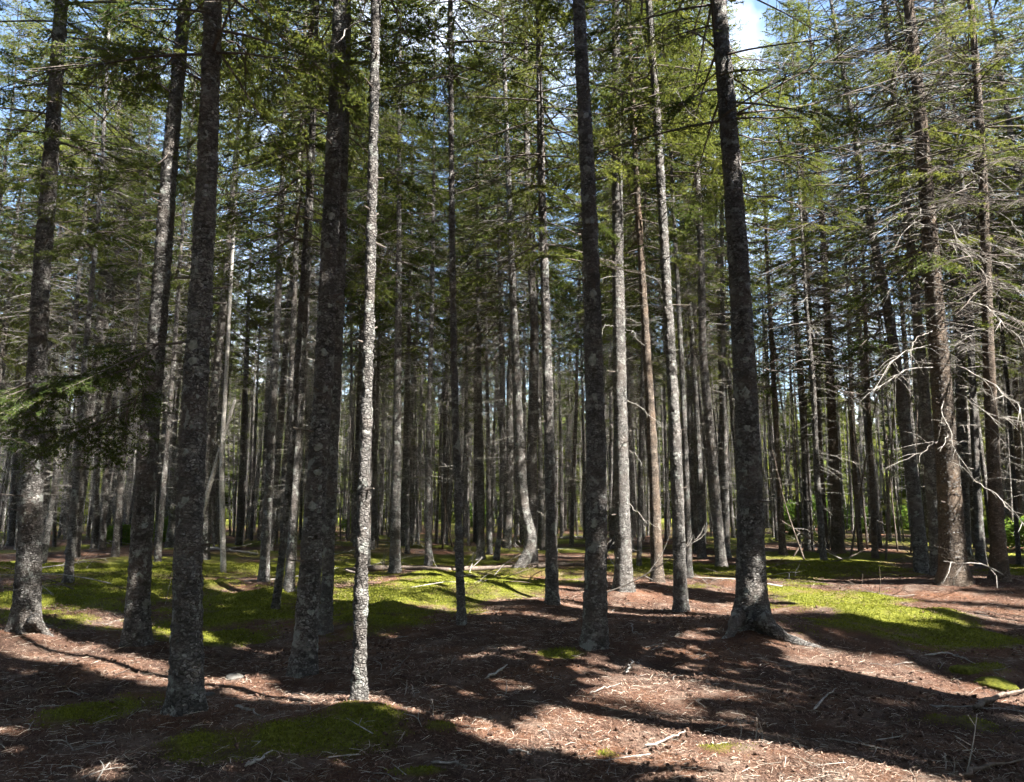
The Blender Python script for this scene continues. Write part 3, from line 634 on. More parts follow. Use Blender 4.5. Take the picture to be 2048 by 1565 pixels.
def stem_at(k, z):
    t = NEAR[k]; return np.array([np.interp(z, t['z'], t['cx']), np.interp(z, t['z'], t['cy']), z]), float(np.interp(z, t['z'], t['rad']))
def surf(k, z, th, lift=0.0):
    c, r = stem_at(k, z); n = np.array([math.cos(th), math.sin(th), 0]); return c + n * (r + lift), n

# ragged bark scales standing off the near stems
def bark_scales(k, dens, zmax, size):
    t = NEAR[k]; rng = np.random.default_rng(7000 + len(k) + ord(k[0])); n = int(dens * 2 * math.pi * t['r0'] * 0.8 * zmax)
    z = rng.uniform(0.0, zmax, n) ** 1.0; th = rng.uniform(0, 6.283, n)
    cx = np.interp(z, t['z'], t['cx']); cyy = np.interp(z, t['z'], t['cy']); r = np.interp(z, t['z'], t['rad']) * (1 + 0.35 * np.exp(-z / 0.16) * 0.5)
    nrm = np.stack([np.cos(th), np.sin(th), np.zeros(n)], 1); tan = np.stack([-np.sin(th), np.cos(th), np.zeros(n)], 1); up = np.array([[0, 0, 1.0]])
    C = np.stack([cx, cyy, z], 1) + nrm * (r + 0.004)[:, None]
    w = size * rng.uniform(0.5, 1.3, n)[:, None]; hgt = size * rng.uniform(0.45, 0.95, n)[:, None]; lift = size * rng.uniform(0.1, 0.4, n)[:, None]
    sk = rng.uniform(-0.4, 0.4, n)[:, None]
    a = C - tan * w * 0.5 + up * hgt * 0.5 + tan * sk * hgt; bq = C + tan * w * 0.5 + up * hgt * 0.4 + tan * sk * hgt
    c = C + tan * w * 0.42 - up * hgt * 0.5 + nrm * lift; d = C - tan * w * 0.38 - up * hgt * 0.55 + nrm * lift * 0.8
    S = np.concatenate([np.stack([a, d, c], 1), np.stack([a, c, bq], 1)])
    tint = np.clip(rng.beta(1.3, 3.6, n), 0, 1); tint = np.concatenate([tint, tint])
    child('bark_scales', soup_mesh('bark_scales', S, [M['scale']], attrs={'tint': ('FACE', tint)}), t['root'], kind='stuff')
for k_, dn in (('C', 620), ('B', 420), ('A', 420), ('D', 380), ('H', 420), ('L', 420), ('F', 420), ('D2', 350), ('K', 350), ('G', 350), ('I', 420), ('M', 260)):
    bark_scales(k_, dn * 0.8, 6.5, 0.021 if k_ not in 'LM' else 0.024)

# round crusts of lichen
def lichen(k, spots):
    t = NEAR[k]
    for z, off, size in spots:
        th0 = -math.pi / 2 + off + math.atan2(t['b'][0], t['b'][1]) * -1.0
        rng = np.random.default_rng(int(z * 1000) + 3); m = 12
        c, r = stem_at(k, z); ring = []
        for q in range(m):
            a = 2 * math.pi * q / m; rr = size * rng.uniform(0.55, 1.05)
            p, n = surf(k, z + rr * math.sin(a), th0 + rr * math.cos(a) / max(r, 0.03), 0.006); ring.append(p)
        p, n = surf(k, z, th0, 0.013)
        V = np.array(ring + [p]); F = np.array([[q, (q + 1) % m, m] for q in range(m)])
        child('lichen_patch', mesh_np('lichen_patch', V, F, [M['lichen']], smooth=True), t['root'])
lichen('D', [(2.05, -.1, .045), (1.82, .1, .05), (1.68, .3, .035), (1.50, -.2, .05), (1.46, .45, .028), (2.6, .2, .04), (2.95, -.2, .045), (3.4, .3, .03), (2.3, -.3, .035), (0.55, .2, .05), (4.3, .1, .05), (4.0, -.3, .04)])
lichen('H', [(2.9, -.2, .07), (2.5, .1, .05), (3.6, .2, .05), (1.2, -.3, .06), (5.0, 0, .05), (5.6, .2, .05), (4.4, -.2, .04)])
lichen('C', [(2.75, -.5, .05), (2.62, -.35, .045), (1.9, -.6, .04), (1.55, -.5, .045), (2.1, -.1, .03), (2.35, .1, .03)])
lichen('L', [(2.6, .0, .09), (2.2, .1, .06), (3.2, -.1, .06), (3.0, .25, .05), (1.7, -.2, .05)])
lichen('Z', [(1.55, .1, .06), (1.3, -.1, .06), (1.8, .2, .04), (0.9, .1, .06), (2.4, 0, .05)])
lichen('B', [(1.3, .1, .06), (1.0, -.2, .05), (0.75, .1, .05), (1.75, -.1, .05)])
lichen('E', [(2.0, 0, .035), (1.3, -.2, .03), (0.8, .1, .03)])

# dark branch knots and short snapped stubs
for k_ in ('A', 'B', 'C', 'D', 'E', 'H', 'L', 'K', 'G', 'F', 'M', 'I'):
    rng = np.random.default_rng(ord(k_) + 50); t = NEAR[k_]
    for q in range(18):
        z = rng.uniform(0.8, 6.5); th = rng.uniform(0, 6.28); p, n = surf(k_, z, th, -0.02)
        L_ = rng.uniform(0.02, 0.12) if rng.random() < .7 else rng.uniform(.12, .3); e = p + n * (L_ + 0.02) + np.array([0, 0, rng.uniform(-0.02, 0.03)])
        V, F = tube(spline([p, (p + e) / 2 + [0, 0, -0.004], e], 4), [0.012, 0.009, 0.008, 0.006], 6)
        child('branch_stub', mesh_np('branch_stub', V, F, [M['limb']]), t['root'])

# roots
def root_part(k, pts, r):
    t = NEAR[k]; P = []
    for q, (px, py) in enumerate(pts):
        g = on_ground(px, py); P.append(g - t['b'])
    P = np.array(P); P[0, 2] += 0.20; P[1:, 2] += np.linspace(0.03, -0.03, len(P) - 1)
    S = spline(P, 16); rad = np.linspace(r, 0.018, 16) * (1 + 0.1 * np.sin(np.arange(16) * 1.7))
    V, F = tube(S, rad, 10); child('root', mesh_np('root', V, F, [M['bark']], smooth=True), t['root'])
root_part('L', [(1522, 1268), (1560, 1277), (1610, 1290), (1680, 1304)], 0.10)
root_part('L', [(1480, 1262), (1462, 1272), (1440, 1280)], 0.08)
root_part('A', [(62, 1272), (88, 1268), (112, 1276)], 0.07)

# single branches one can follow in the photograph: (stem, pixels from the stem outwards, depth change, radius, material, side twigs)
def long_branch(k, pts, dy, r, mat, twigs, seed, name='dead_branch', tl=0.5):
    t = NEAR[k]; rng = np.random.default_rng(seed)
    P = [at_depth(px, py, t['y'] + dy * q / max(1, len(pts) - 1)) - t['b'] for q, (px, py) in enumerate(pts)]
    S = spline(P, 14); S[1:-1] += np.cumsum(rng.normal(0, 0.012, (12, 3)), 0) * np.sin(np.linspace(0, math.pi, 14))[1:-1, None] * 1.6 + rng.normal(0, 0.008, (12, 3))
    V, F = tube(S, np.linspace(r * .55, 0.0025, 14), 6); parts = [(V, F)]
    L = np.linalg.norm(S[-1] - S[0])
    for q in range(int(twigs * 1.7)):
        i = rng.integers(2, 13); d0 = S[min(i + 1, 13)] - S[i - 1]; d0 /= np.linalg.norm(d0) + 1e-9
        d = d0 + rng.normal(0, 0.55, 3); d[2] -= 0.1; d /= np.linalg.norm(d); l = L * tl * rng.uniform(0.25, 0.8) * (1.1 - i / 18)
        Q = spline([S[i], S[i] + d * l * 0.5 + rng.normal(0, 0.04, 3) * l, S[i] + d * l + np.array([0, 0, -0.12 * l])], 5)
        parts.append(tube(Q, np.linspace(max(0.0035, r * 0.32), 0.002, 5), 4))
    off = 0; VV, FF = [], []
    for v, f in parts: VV.append(v); FF.append(f + off); off += len(v)
    o = child(name, mesh_np(name, np.concatenate(VV), np.concatenate(FF), [M[mat]], smooth=True), t['root'])
    return o, S
sd = 5000
for k_, pts, dy, r, mat, tw in [
    ('M', [(1890,607),(1950,607),(1990,640),(2060,688)], -1.5, .022, 'dead_pale', 7), ('M', [(1900,730),(1960,745),(2005,785),(2070,830)], -1.8, .024, 'dead_pale', 8),
    ('M', [(1910,785),(1980,815),(2060,838)], -1.2, .020, 'dead_pale', 6), ('M', [(1905,740),(1950,775),(1998,802)], -.6, .016, 'dead_pale', 5),
    ('M', [(1872,735),(1800,742),(1760,760),(1718,806)], -.9, .016, 'dead_pale', 9), ('M', [(1866,660),(1835,680),(1818,705)], -1.2, .014, 'dead_pale', 3),
    ('M', [(1862,690),(1790,720),(1742,792)], -1.4, .013, 'dead_pale', 8), ('M', [(1890,780),(1889,820),(1905,862),(1913,898),(1926,945)], -.9, .016, 'dead_pale', 3),
    ('M', [(1882,872),(1900,876),(1898,893),(1880,903)], -.9, .014, 'dead_pale', 1), ('M', [(1878,880),(1862,895),(1840,905),(1760,940)], -1.0, .010, 'dead', 4),
    ('M', [(1935,950),(2000,1005),(2060,1058)], -2.0, .020, 'dead_pale', 5), ('M', [(1860,480),(1900,475),(1960,505),(2040,530)], -1.0, .018, 'dead_pale', 8),
    ('M', [(1850,420),(1905,445),(1950,500),(1985,560)], -1.2, .016, 'dead', 7), ('M', [(1845,330),(1930,345),(2000,400)], -1.0, .016, 'dead', 8),
    ('M', [(1850,430),(1800,440),(1740,480)], -.8, .013, 'dead_pale', 6), ('M', [(1845,380),(1780,410),(1700,420)], -.6, .013, 'dead', 7),
    ('N', [(1970,560),(2010,570),(2060,600)], -1.0, .016, 'dead_pale', 6), ('N', [(1960,300),(2000,270),(2060,265)], -1.2, .016, 'dead_pale', 9),
    ('N', [(1965,420),(2010,440),(2060,500)], -.8, .014, 'dead', 7),
    ('L', [(1474,228),(1560,175),(1680,130),(1900,55)], -.4, .030, 'limb', 10), ('L', [(1474,230),(1600,205),(1760,150),(1900,110)], .8, .026, 'limb', 10),
    ('L', [(1478,330),(1600,310),(1740,290),(1860,265)], -.6, .020, 'limb', 9), ('L', [(1478,270),(1560,285),(1640,290)], .5, .018, 'limb', 7),
    ('L', [(1482,385),(1580,400),(1660,425),(1740,455)], -.4, .018, 'limb', 9), ('L', [(1484,440),(1560,470),(1660,490)], .6, .014, 'dead_brown', 7),
    ('L', [(1500,733),(1590,745),(1680,775),(1745,802)], .9, .015, 'limb', 8), ('L', [(1502,803),(1560,805),(1612,803)], .5, .009, 'dead_brown', 3),
    ('L', [(1440,80),(1500,110),(1600,130)], .4, .018, 'limb', 8), ('L', [(1470,185),(1420,240),(1350,180)], .8, .013, 'dead', 4),
    ('I', [(1250,800),(1290,818),(1330,858)], -.3, .011, 'dead_pale', 2), ('I', [(1252,660),(1275,672),(1290,690)], -.3, .010, 'dead_pale', 2),
    ('I', [(1256,1005),(1285,1025),(1313,1055)], -.3, .010, 'dead_pale', 1), ('I', [(1254,900),(1275,910),(1282,930)], -.2, .008, 'dead_pale', 1),
    ('I', [(1240,655),(1215,650),(1205,672)], -.3, .009, 'dead', 1),
    ('E', [(690,60),(722,42),(738,12),(748,-30)], -.9, .012, 'dead_pale', 6), ('E', [(690,60),(672,95),(662,120)], -.9, .008, 'dead_pale', 4),
    ('U', [(1020,380),(1050,360),(1075,300)], -.3, .010, 'dead', 4), ('U', [(1018,480),(1040,470),(1070,420)], -.3, .010, 'dead', 4),
    ('H', [(1210,805),(1222,815)], -.05, .01, 'dead_pale', 0), ('B', [(352,690),(380,668),(420,655)], .4, .010, 'dead', 2),
    ('A', [(98,590),(60,575),(20,590)], -.4, .010, 'dead', 3),
]:
    long_branch(k_, pts, dy, r, mat, tw, sd); sd += 1

# the low green branch of the nearest thick stem, and other live boughs that hang into the view
def green_bough(k, pts, dy, r, seed, sprays, tint=0.35, sc=(0.35, 0.62)):
    o, S = long_branch(k, pts, dy, r, 'limb', 3, seed, name='live_branch', tl=0.3)
    rng = np.random.default_rng(seed + 9); N = []; W = []
    for q in range(sprays):
        i = int(np.clip(3 + 11 * (q + rng.random()) / sprays, 3, 13)); d0 = S[i] - S[i - 1]; az = math.atan2(d0[1], d0[0]) + R(rng.uniform(-75, 75))
        nd, wd = TPL[0.8][rng.integers(3)] if rng.random() < 0.6 else TPL[1.5][rng.integers(4)]
        s = rng.uniform(*sc); A_ = (az, R(rng.uniform(-28, 2)), s, S[i])
        N.append(place(nd, *A_)); W.append(place(wd, *A_))
    N = np.concatenate(N)
    child('foliage', soup_mesh('foliage', N, [M['needle']], attrs={'tint': ('FACE', np.clip(RNG.normal(tint, 0.15, len(N)), 0, 1))}), o)
    child('spray_twigs', soup_mesh('spray_twigs', np.concatenate(W), [M['limb']]), o, kind='stuff')
green_bough('C', [(368,684),(325,690),(275,728),(190,752),(60,765)], -.3, .016, 6001, 24, .12)
green_bough('C', [(300,710),(260,790),(190,840),(90,870)], .4, .010, 6002, 16, .1)
green_bough('A', [(60,830),(20,880),(-60,910)], -1.0, .012, 6003, 9, .1)
green_bough('B', [(350,300),(290,330),(220,360),(130,350)], -.8, .014, 6004, 14, .3)
green_bough('B', [(340,440),(280,450),(220,480),(170,500)], -.5, .012, 6005, 11, .3)
green_bough('A', [(110,330),(190,290),(280,330),(350,345)], .6, .015, 6006, 14, .3)
green_bough('A', [(125,60),(180,90),(260,170)], -.6, .015, 6007, 10, .5)
green_bough('C', [(425,60),(520,110),(600,120)], 1.2, .015, 6008, 10, .45)
green_bough('C', [(418,160),(330,130),(240,110)], .5, .015, 6009, 12, .35)
green_bough('L', [(1450,210),(1560,290),(1640,400)], 1.5, .013, 6010, 9, .35)
green_bough('L', [(1430,60),(1360,40),(1300,80)], .6, .015, 6011, 10, .4)
green_bough('M', [(1840,200),(1930,180),(2040,200)], 1.0, .015, 6012, 10, .3)
green_bough('H', [(1165,160),(1250,190),(1330,260)], .9, .012, 6013, 9, .4)
green_bough('N', [(1960,420),(2010,460),(2060,470)], .6, .014, 6014, 8, .2)

# the white dead stem with its leaning prop
bs = on_ground(447, 1147); root = empty('dead_snag', bs)
tag(root, 'bleached white dead stem with short twigs behind the nearest thick spruce', 'dead tree')
P = np.array([at_depth(px, py, bs[1]) - bs for px, py in [(447,1150),(444,1000),(444,900),(452,760),(462,560),(468,460),(472,400)]])
V, F = tube(spline(P, 40), np.linspace(.062, .026, 40) * (1 + .05 * np.sin(np.arange(40) * 2.1)), 12)
child('trunk', mesh_np('trunk', V, F, [M['dead_pale']], smooth=True), root)
P = np.array([at_depth(px, py, bs[1] + .05) - bs for px, py in [(400,1040),(420,970),(446,880),(470,800)]])
V, F = tube(spline(P, 16), np.linspace(.055, .03, 16), 10); child('fallen_limb', mesh_np('fallen_limb', V, F, [M['dead_pale']], smooth=True), root)
rng = np.random.default_rng(77)
for q in range(16):
    z0 = rng.uniform(1.0, 6.0); i = int(z0 / 6.2 * 39); c = spline(np.array([at_depth(px, py, bs[1]) - bs for px, py in [(447,1150),(444,1000),(444,900),(452,760),(462,560),(468,460),(472,400)]]), 40)[i]
    me = soup_mesh('dead_twig', place(BARE[rng.integers(4)], rng.uniform(0, 6.28), R(rng.uniform(-25, 20)), rng.uniform(.5, .9), c), [M['dead_pale']])
    child('dead_twig', me, root)
TREES.append((bs[0], bs[1]))

# ------------------------------------------------------------------ the rest of the stand
frng = np.random.default_rng(2024)
def free(x, y, dmin):
    return all((x - a) ** 2 + (y - b) ** 2 > dmin * dmin for a, b in TREES)
TANH = 1024 / FPX
def in_view(x, y, margin=0.0): return y > 1 and abs(x) < TANH * y * 1.02 + margin

n_mid = 0; tries = 0; MIDS = []
MIDL = 'slender grey spruce in the dense stand behind the named stems, twiggy and straight'
while n_mid < 78 and tries < 9000:                      # mid distance
    tries += 1; y = frng.uniform(17.0, 29); x = frng.uniform(-1, 1) * (TANH * y + 2.5)
    px = 1024 + FPX * x / y
    if 1530 < px < 1850 and frng.random() < 0.8: continue
    if not free(x, y, 1.25): continue
    r0 = float(np.clip(frng.normal(0.10, 0.03), 0.045, 0.17)); h = 13.5 + 32 * r0 + frng.uniform(-1.5, 1.5)
    add_spruce('spruce_tree', x, y, h, r0, MIDL, 'mid-distance spruces of the dense stand', frng, 'many' if frng.random() < .8 else 'few', (R(frng.normal(0, 1.2)), R(frng.normal(0, 1.4))))
    MIDS.append((1024 + FPX * x / y, r0, LAST[0])); n_mid += 1
GUIDE = [(62, 'leftmost thick stem'), (290, 'second thick stem from the left'), (380, 'nearest thick stem'), (540, 'lichen-blotched stem on the moss'), (630, 'lichen-dotted stem'), (728, 'slim pale stem'), (793, 'log-end stem'),
         (917, 'lone thin stem'), (1046, 'bent-foot stem'), (1100, 'dark stem before the mound'), (1192, 'needle-mound stem'), (1243, 'bright sunlit stem'), (1352, 'black leaning stem'), (1498, 'massive stem'), (1668, 'flared pair of stems'), (1818, 'left-leaning stem'), (1897, 'stoutest stem')]
ORD = ['first', 'second', 'third', 'fourth', 'fifth', 'sixth', 'seventh', 'eighth', 'ninth', 'tenth', 'eleventh', 'twelfth', 'thirteenth', 'fourteenth', 'fifteenth', 'sixteenth', 'seventeenth', 'eighteenth']; slots = {}
for px, r0, o in MIDS:
    g = min(GUIDE, key=lambda v: abs(v[0] - px)); slots.setdefault((g[1], 'right' if px > g[0] else 'left'), []).append((abs(px - g[0]), r0, o))
for (gn, side), lst in slots.items():
    for q, (_, r0, o) in enumerate(sorted(lst, key=lambda v: v[0])):
        o['label'] = '%s background spruce, %s to the %s of the %s' % ('hair-thin' if r0 < .07 else 'slender' if r0 < .11 else 'stout', ORD[q], side, gn)
n_far = 0; tries = 0
FARL = 'thin far spruce stem at the back of the stand before the bright clearing'
while n_far < 172 and tries < 9000:                     # far, up to the edge of the wood
    tries += 1; y = frng.uniform(27, 50); x = frng.uniform(-1, 1) * (TANH * y + 2)
    px = 1024 + FPX * x / y
    if 1530 < px < 2000 and frng.random() < 0.75: continue
    if 660 < px < 730 and frng.random() < 0.5: continue
    if not free(x, y, 1.0): continue
    r0 = float(np.clip(frng.normal(0.085, 0.025), 0.04, 0.14)); h = 14 + 30 * r0 + frng.uniform(-2, 1.5)
    add_spruce('spruce_tree', x, y, h, r0, FARL, 'far spruces at the back of the stand', frng, 'many', (R(frng.normal(0, 1.6)), R(frng.normal(0, 1.8))), wide=(.65, .9))
    n_far += 1
wrng = np.random.default_rng(17); VV, FF, off, TWS, ND, TN = [], [], 0, [], [], []
for q in range(900):
    y = wrng.uniform(25, 56); x = wrng.uniform(-1, 1) * (TANH * y + 1); px = 1024 + FPX * x / y
    if 1530 < px < 1900 and wrng.random() < .45: continue
    if not free(x, y, .35): continue
    g = np.array([x, y, float(ground_z(x, y)[0])]); h = wrng.choice([wrng.uniform(8, 14), wrng.uniform(2.5, 7)], p=[.75, .25]); r = .018 + h * wrng.uniform(.002, .0045); top = np.array([wrng.normal(0, .3), wrng.normal(0, .3), h])
    S = spline([np.array([0, 0, -.1]), top * .5 + wrng.normal(0, .06, 3), top], 10); v, f = tube(S + g, np.linspace(r, .01, 10), 6, False); VV.append(v); FF.append(f + off); off += len(v)
    for w in range(12):
        z = wrng.uniform(.03, .7) * h; c = g + top * (z / h); TWS.append(place(BARE[wrng.integers(6)][:30], wrng.uniform(0, 6.28), R(wrng.uniform(-25, 12)), wrng.uniform(.5, 1), c))
    for w in range(4):
        z = wrng.uniform(.35, 1) * h; c = g + top * (z / h); nd = TPL[0.8][wrng.integers(3)][0]; nd = nd[wrng.random(len(nd)) < .22]; ND.append(place(nd, wrng.uniform(0, 6.28), R(wrng.uniform(-20, 20)), wrng.uniform(1.0, 1.6), c)); TN.append(np.full(len(nd), wrng.uniform(.2, .8)))
root = empty('thicket', (0, 44, 0)); tag(root, 'mass of thin crowded saplings filling the back of the stand', 'thicket', kind='stuff')
sh = np.array([0, 44, 0])
child('trunks', mesh_np('trunks', np.concatenate(VV) - sh, np.concatenate(FF), [M['bark_far']], smooth=True), root, kind='stuff')
child('dead_twigs', soup_mesh('dead_twigs', np.concatenate(TWS) - sh, [M['dead']]), root, kind='stuff')
child('foliage', soup_mesh('foliage', np.concatenate(ND) - sh, [M['needle']], attrs={'tint': ('FACE', np.concatenate(TN))}), root, kind='stuff')

# thin leaning poles against the clearing at the right
prng = np.random.default_rng(8)
for q, (px0, py0, px1, py1, dep, r) in enumerate([(1700,1100,1760,760,21,.03), (1718,1100,1690,700,22,.035), (1600,1098,1580,720,22,.03), (1690,1095,1560,1040,20,.025), (1610,1100,1545,900,19,.022),
        (1735,1098,1708,850,24,.028), (1770,1100,1790,800,20,.03), (1795,1098,1772,860,23,.025), (1580,1100,1640,1010,20,.02), (1625,1100,1612,700,24,.03), (885,1090,905,860,24,.03), (905,1088,868,880,25,.03), (1820,1095,1835,820,22,.03)]):
    a = on_ground(px0, py0); a = at_depth(px0, py0, dep); a[2] = float(ground_z(a[0], a[1])[0]) - 0.05; e = at_depth(px1, py1, dep + prng.uniform(-1, 1))
    root = empty('dead_pole', a); tag(root, 'thin bare dead sapling pole leaning among the stems before the clearing', 'dead tree', 'leaning dead poles')
    V, F = tube(spline([np.zeros(3), (e - a) * .5 + prng.normal(0, .05, 3), e - a], 12), np.linspace(r, r * .4, 12), 7)
    child('trunk', mesh_np('trunk', V, F, [M['dead_brown']], smooth=True), root)
    for w in range(6):
        u = prng.uniform(.25, .95); child('dead_twig', soup_mesh('dead_twig', place(BARE[prng.integers(3)], prng.uniform(0, 6.28), R(prng.uniform(-25, 10)), .7, (e - a) * u), [M['dead']]), root)

# trees outside the frame whose crowns shade the scene
orng = np.random.default_rng(31)
SIDEL = 'tall spruce standing beside or behind the viewer, outside the picture'
# x, y, height, crown radius of the spruces on the sunny side; the gaps between their crowns let the light through
SIDE = [(21.33, 2.43, 19.5, 1.24), (6.91, -3.35, 13.8, 0.50), (15.47, 12.67, 15.7, 1.79), (-1.59, -12.32, 16.4, 1.23), (14.29, -2.54, 18.3, 0.64), (19.83, -12.53, 15.6, 0.89), (16.45, 16.98, 15.1, 0.87), (7.53, -15.58, 18.0, 0.62), (7.07, 0.21, 18.5, 0.50), (13.32, 10.71, 17.0, 0.95), (16.66, 13.65, 16.1, 0.65), (-5.22, 0.24, 15.3, 1.89), (4.45, 3.55, 18.2, 1.10), (11.78, 13.70, 15.4, 1.17), (25.15, -15.03, 18.1, 0.98), (24.35, 8.97, 16.6, 0.70), (-2.77, -14.48, 15.7, 0.74), (13.80, 0.48, 15.3, 0.88), (15.62, -4.92, 18.7, 1.52), (3.19, -5.06, 18.2, 1.86), (12.65, 12.21, 14.6, 0.50), (-4.60, 1.71, 18.0, 1.94), (20.53, 9.15, 15.3, 1.54), (16.24, 1.29, 17.9, 1.92), (1.40, -12.52, 16.7, 1.82), (26.02, -16.13, 13.5, 0.64), (-2.85, -13.03, 16.5, 1.71), (11.97, -0.43, 13.5, 2.40), (21.11, 16.16, 18.4, 0.67), (22.43, -16.11, 19.5, 1.49), (20.20, 4.23, 16.9, 1.31), (11.61, -7.13, 13.8, 1.17), (23.95, 5.89, 16.1, 1.36), (2.49, -14.20, 18.4, 1.11), (-1.97, -5.26, 15.6, 2.11), (16.99, -5.70, 15.9, 2.00), (8.43, 9.37, 19.5, 0.70), (9.89, -4.20, 16.5, 2.03), (-0.11, -9.89, 16.3, 1.73), (-2.05, -9.41, 17.0, 0.71), (17.38, 2.98, 17.7, 0.74), (22.21, -3.23, 17.5, 0.79), (2.69, -15.82, 17.7, 0.85), (-3.04, -7.12, 16.3, 1.35), (18.94, 3.12, 16.0, 0.50), (14.62, -12.71, 18.4, 1.35), (14.13, -1.14, 16.3, 2.11), (16.50, 18.72, 17.5, 1.05), (3.71, -0.28, 17.8, 1.37), (11.89, -14.47, 19.5, 2.30), (26.42, -10.34, 14.5, 0.67), (21.85, 19.09, 17.6, 0.77), (4.68, 1.04, 18.5, 1.46), (25.12, -13.53, 15.1, 1.15), (6.03, 5.91, 16.2, 1.54), (24.52, -3.03, 15.8, 1.98), (20.35, 14.98, 19.5, 1.92), (17.53, 9.44, 17.8, 1.19), (23.08, 10.60, 17.9, 1.15), (24.73, -5.77, 14.6, 0.50), (-4.73, 4.69, 17.8, 0.50), (26.78, 13.10, 14.3, 2.40), (22.93, 9.14, 16.1, 1.60), (1.21, -9.75, 19.5, 1.05), (15.54, -7.00, 15.7, 1.37), (4.39, -5.59, 15.7, 1.99), (26.90, 6.34, 18.9, 1.49), (9.90, 5.45, 14.8, 0.55), (24.35, -0.08, 15.0, 0.50), (5.04, 5.18, 19.5, 1.79), (14.79, 3.89, 12.5, 2.40), (7.74, -5.32, 16.7, 2.02), (17.03, -2.16, 19.2, 2.30), (21.69, 9.91, 15.9, 0.79), (10.49, -14.62, 17.9, 1.72), (21.29, 13.81, 18.0, 1.27), (3.60, -3.74, 18.2, 1.75), (-4.99, -11.72, 16.2, 1.78), (19.80, 6.89, 19.5, 0.52), (12.18, -12.27, 14.9, 1.73), (11.65, -15.92, 17.8, 0.74), (16.47, 7.39, 15.8, 0.91), (18.72, -14.09, 14.3, 0.72), (19.96, 13.43, 15.9, 1.16), (25.63, 5.86, 19.5, 1.98), (23.11, -8.21, 15.5, 1.82), (3.21, -7.39, 16.2, 1.36), (-2.76, -3.38, 16.7, 1.96), (23.96, 17.18, 13.0, 1.17), (15.41, 10.97, 17.4, 0.83), (-0.90, -6.26, 16.7, 1.61), (22.67, -10.45, 18.2, 1.73), (17.41, 14.86, 15.9, 0.70), (1.70, -11.29, 15.0, 1.64), (-5.44, -1.55, 16.6, 1.83), (23.08, 2.11, 17.0, 1.73), (6.47, -4.67, 18.6, 1.16), (4.93, -14.38, 15.0, 0.80), (21.94, -1.35, 16.3, 0.88), (2.97, -12.10, 17.1, 0.69), (23.44, -12.55, 17.3, 0.87), (6.33, -7.98, 14.6, 1.48), (16.97, -10.72, 16.4, 1.65), (22.08, 7.51, 18.8, 1.27), (9.39, -9.99, 15.5, 1.20), (9.08, -12.39, 18.6, 0.84), (0.50, -13.70, 15.4, 1.48), (12.88, -4.98, 18.4, 1.87), (19.92, -14.15, 19.5, 1.18), (19.14, 15.59, 18.6, 0.83), (-3.20, -10.47, 15.5, 1.61), (-6.03, -3.05, 17.7, 1.21), (23.89, -1.57, 15.4, 1.70), (18.44, 7.21, 14.5, 0.68), (13.35, 17.18, 14.7, 1.06), (26.50, 3.27, 17.2, 0.75), (19.15, 11.65, 15.0, 0.79), (15.66, 2.54, 19.5, 1.01), (16.42, -13.90, 16.8, 1.93), (20.65, -9.36, 15.5, 0.90), (13.95, 2.46, 19.2, 1.80), (6.71, -13.03, 18.3, 1.34), (23.15, -4.85, 13.1, 1.69), (14.21, 18.52, 16.9, 1.52), (15.78, -11.18, 18.1, 1.78)]
SIDE_ROOT = empty('surrounding_wood', (0, 0, 0)); tag(SIDE_ROOT, 'wood standing beside and behind the viewer, outside the picture, shading the floor', 'wood', kind='stuff')
for x, y, h, cw in SIDE:
    s_ = h / H0; v = orng.integers(3)
    g = (x, y, float(ground_z(x, y)[0]))
    child('trunk', FAR_TRUNKS[orng.integers(6)], SIDE_ROOT, (1.1, 1.1, s_), None, g, 'stuff'); w = 0.69 * cw / DENSE_W[v]
    child('crown', DENSE[v], SIDE_ROOT, (w, w, s_), (0, 0, orng.uniform(0, 6.28)), g, 'stuff'); TREES.append((x, y))
n_side = 0; tries = 0
while n_side < 34 and tries < 9000:                    # further along the sunny side
    tries += 1; y = orng.uniform(17, 50); x = TANH * y + orng.uniform(1.5, 15)
    if not free(x, y, 2.2): continue
    h = orng.uniform(15, 18) / H0; w = h * orng.uniform(.5, .8); g = (x, y, float(ground_z(x, y)[0])); v = orng.integers(3)
    child('trunk', FAR_TRUNKS[orng.integers(6)], SIDE_ROOT, (1.1, 1.1, h), None, g, 'stuff'); child('crown', DENSE[v], SIDE_ROOT, (w, w, h), (0, 0, orng.uniform(0, 6.28)), g, 'stuff'); TREES.append((x, y))
    n_side += 1
n_back = 0; tries = 0
while n_back < 38 and tries < 9000:
    tries += 1; x = orng.uniform(-34, -1); y = orng.uniform(-26, 16)
    if in_view(x, y, 1.8) or x * x + y * y < 3.0 ** 2 or not free(x, y, 2.3): continue
    h = orng.uniform(15.5, 19) / H0; w = h * orng.uniform(.9, 1.25); g = (x, y, float(ground_z(x, y)[0])); v = orng.integers(3)
    child('trunk', FAR_TRUNKS[orng.integers(6)], SIDE_ROOT, (1.2, 1.2, h), None, g, 'stuff'); child('crown', DENSE[v], SIDE_ROOT, (w, w, h), (0, 0, orng.uniform(0, 6.28)), g, 'stuff'); TREES.append((x, y))
    n_back += 1

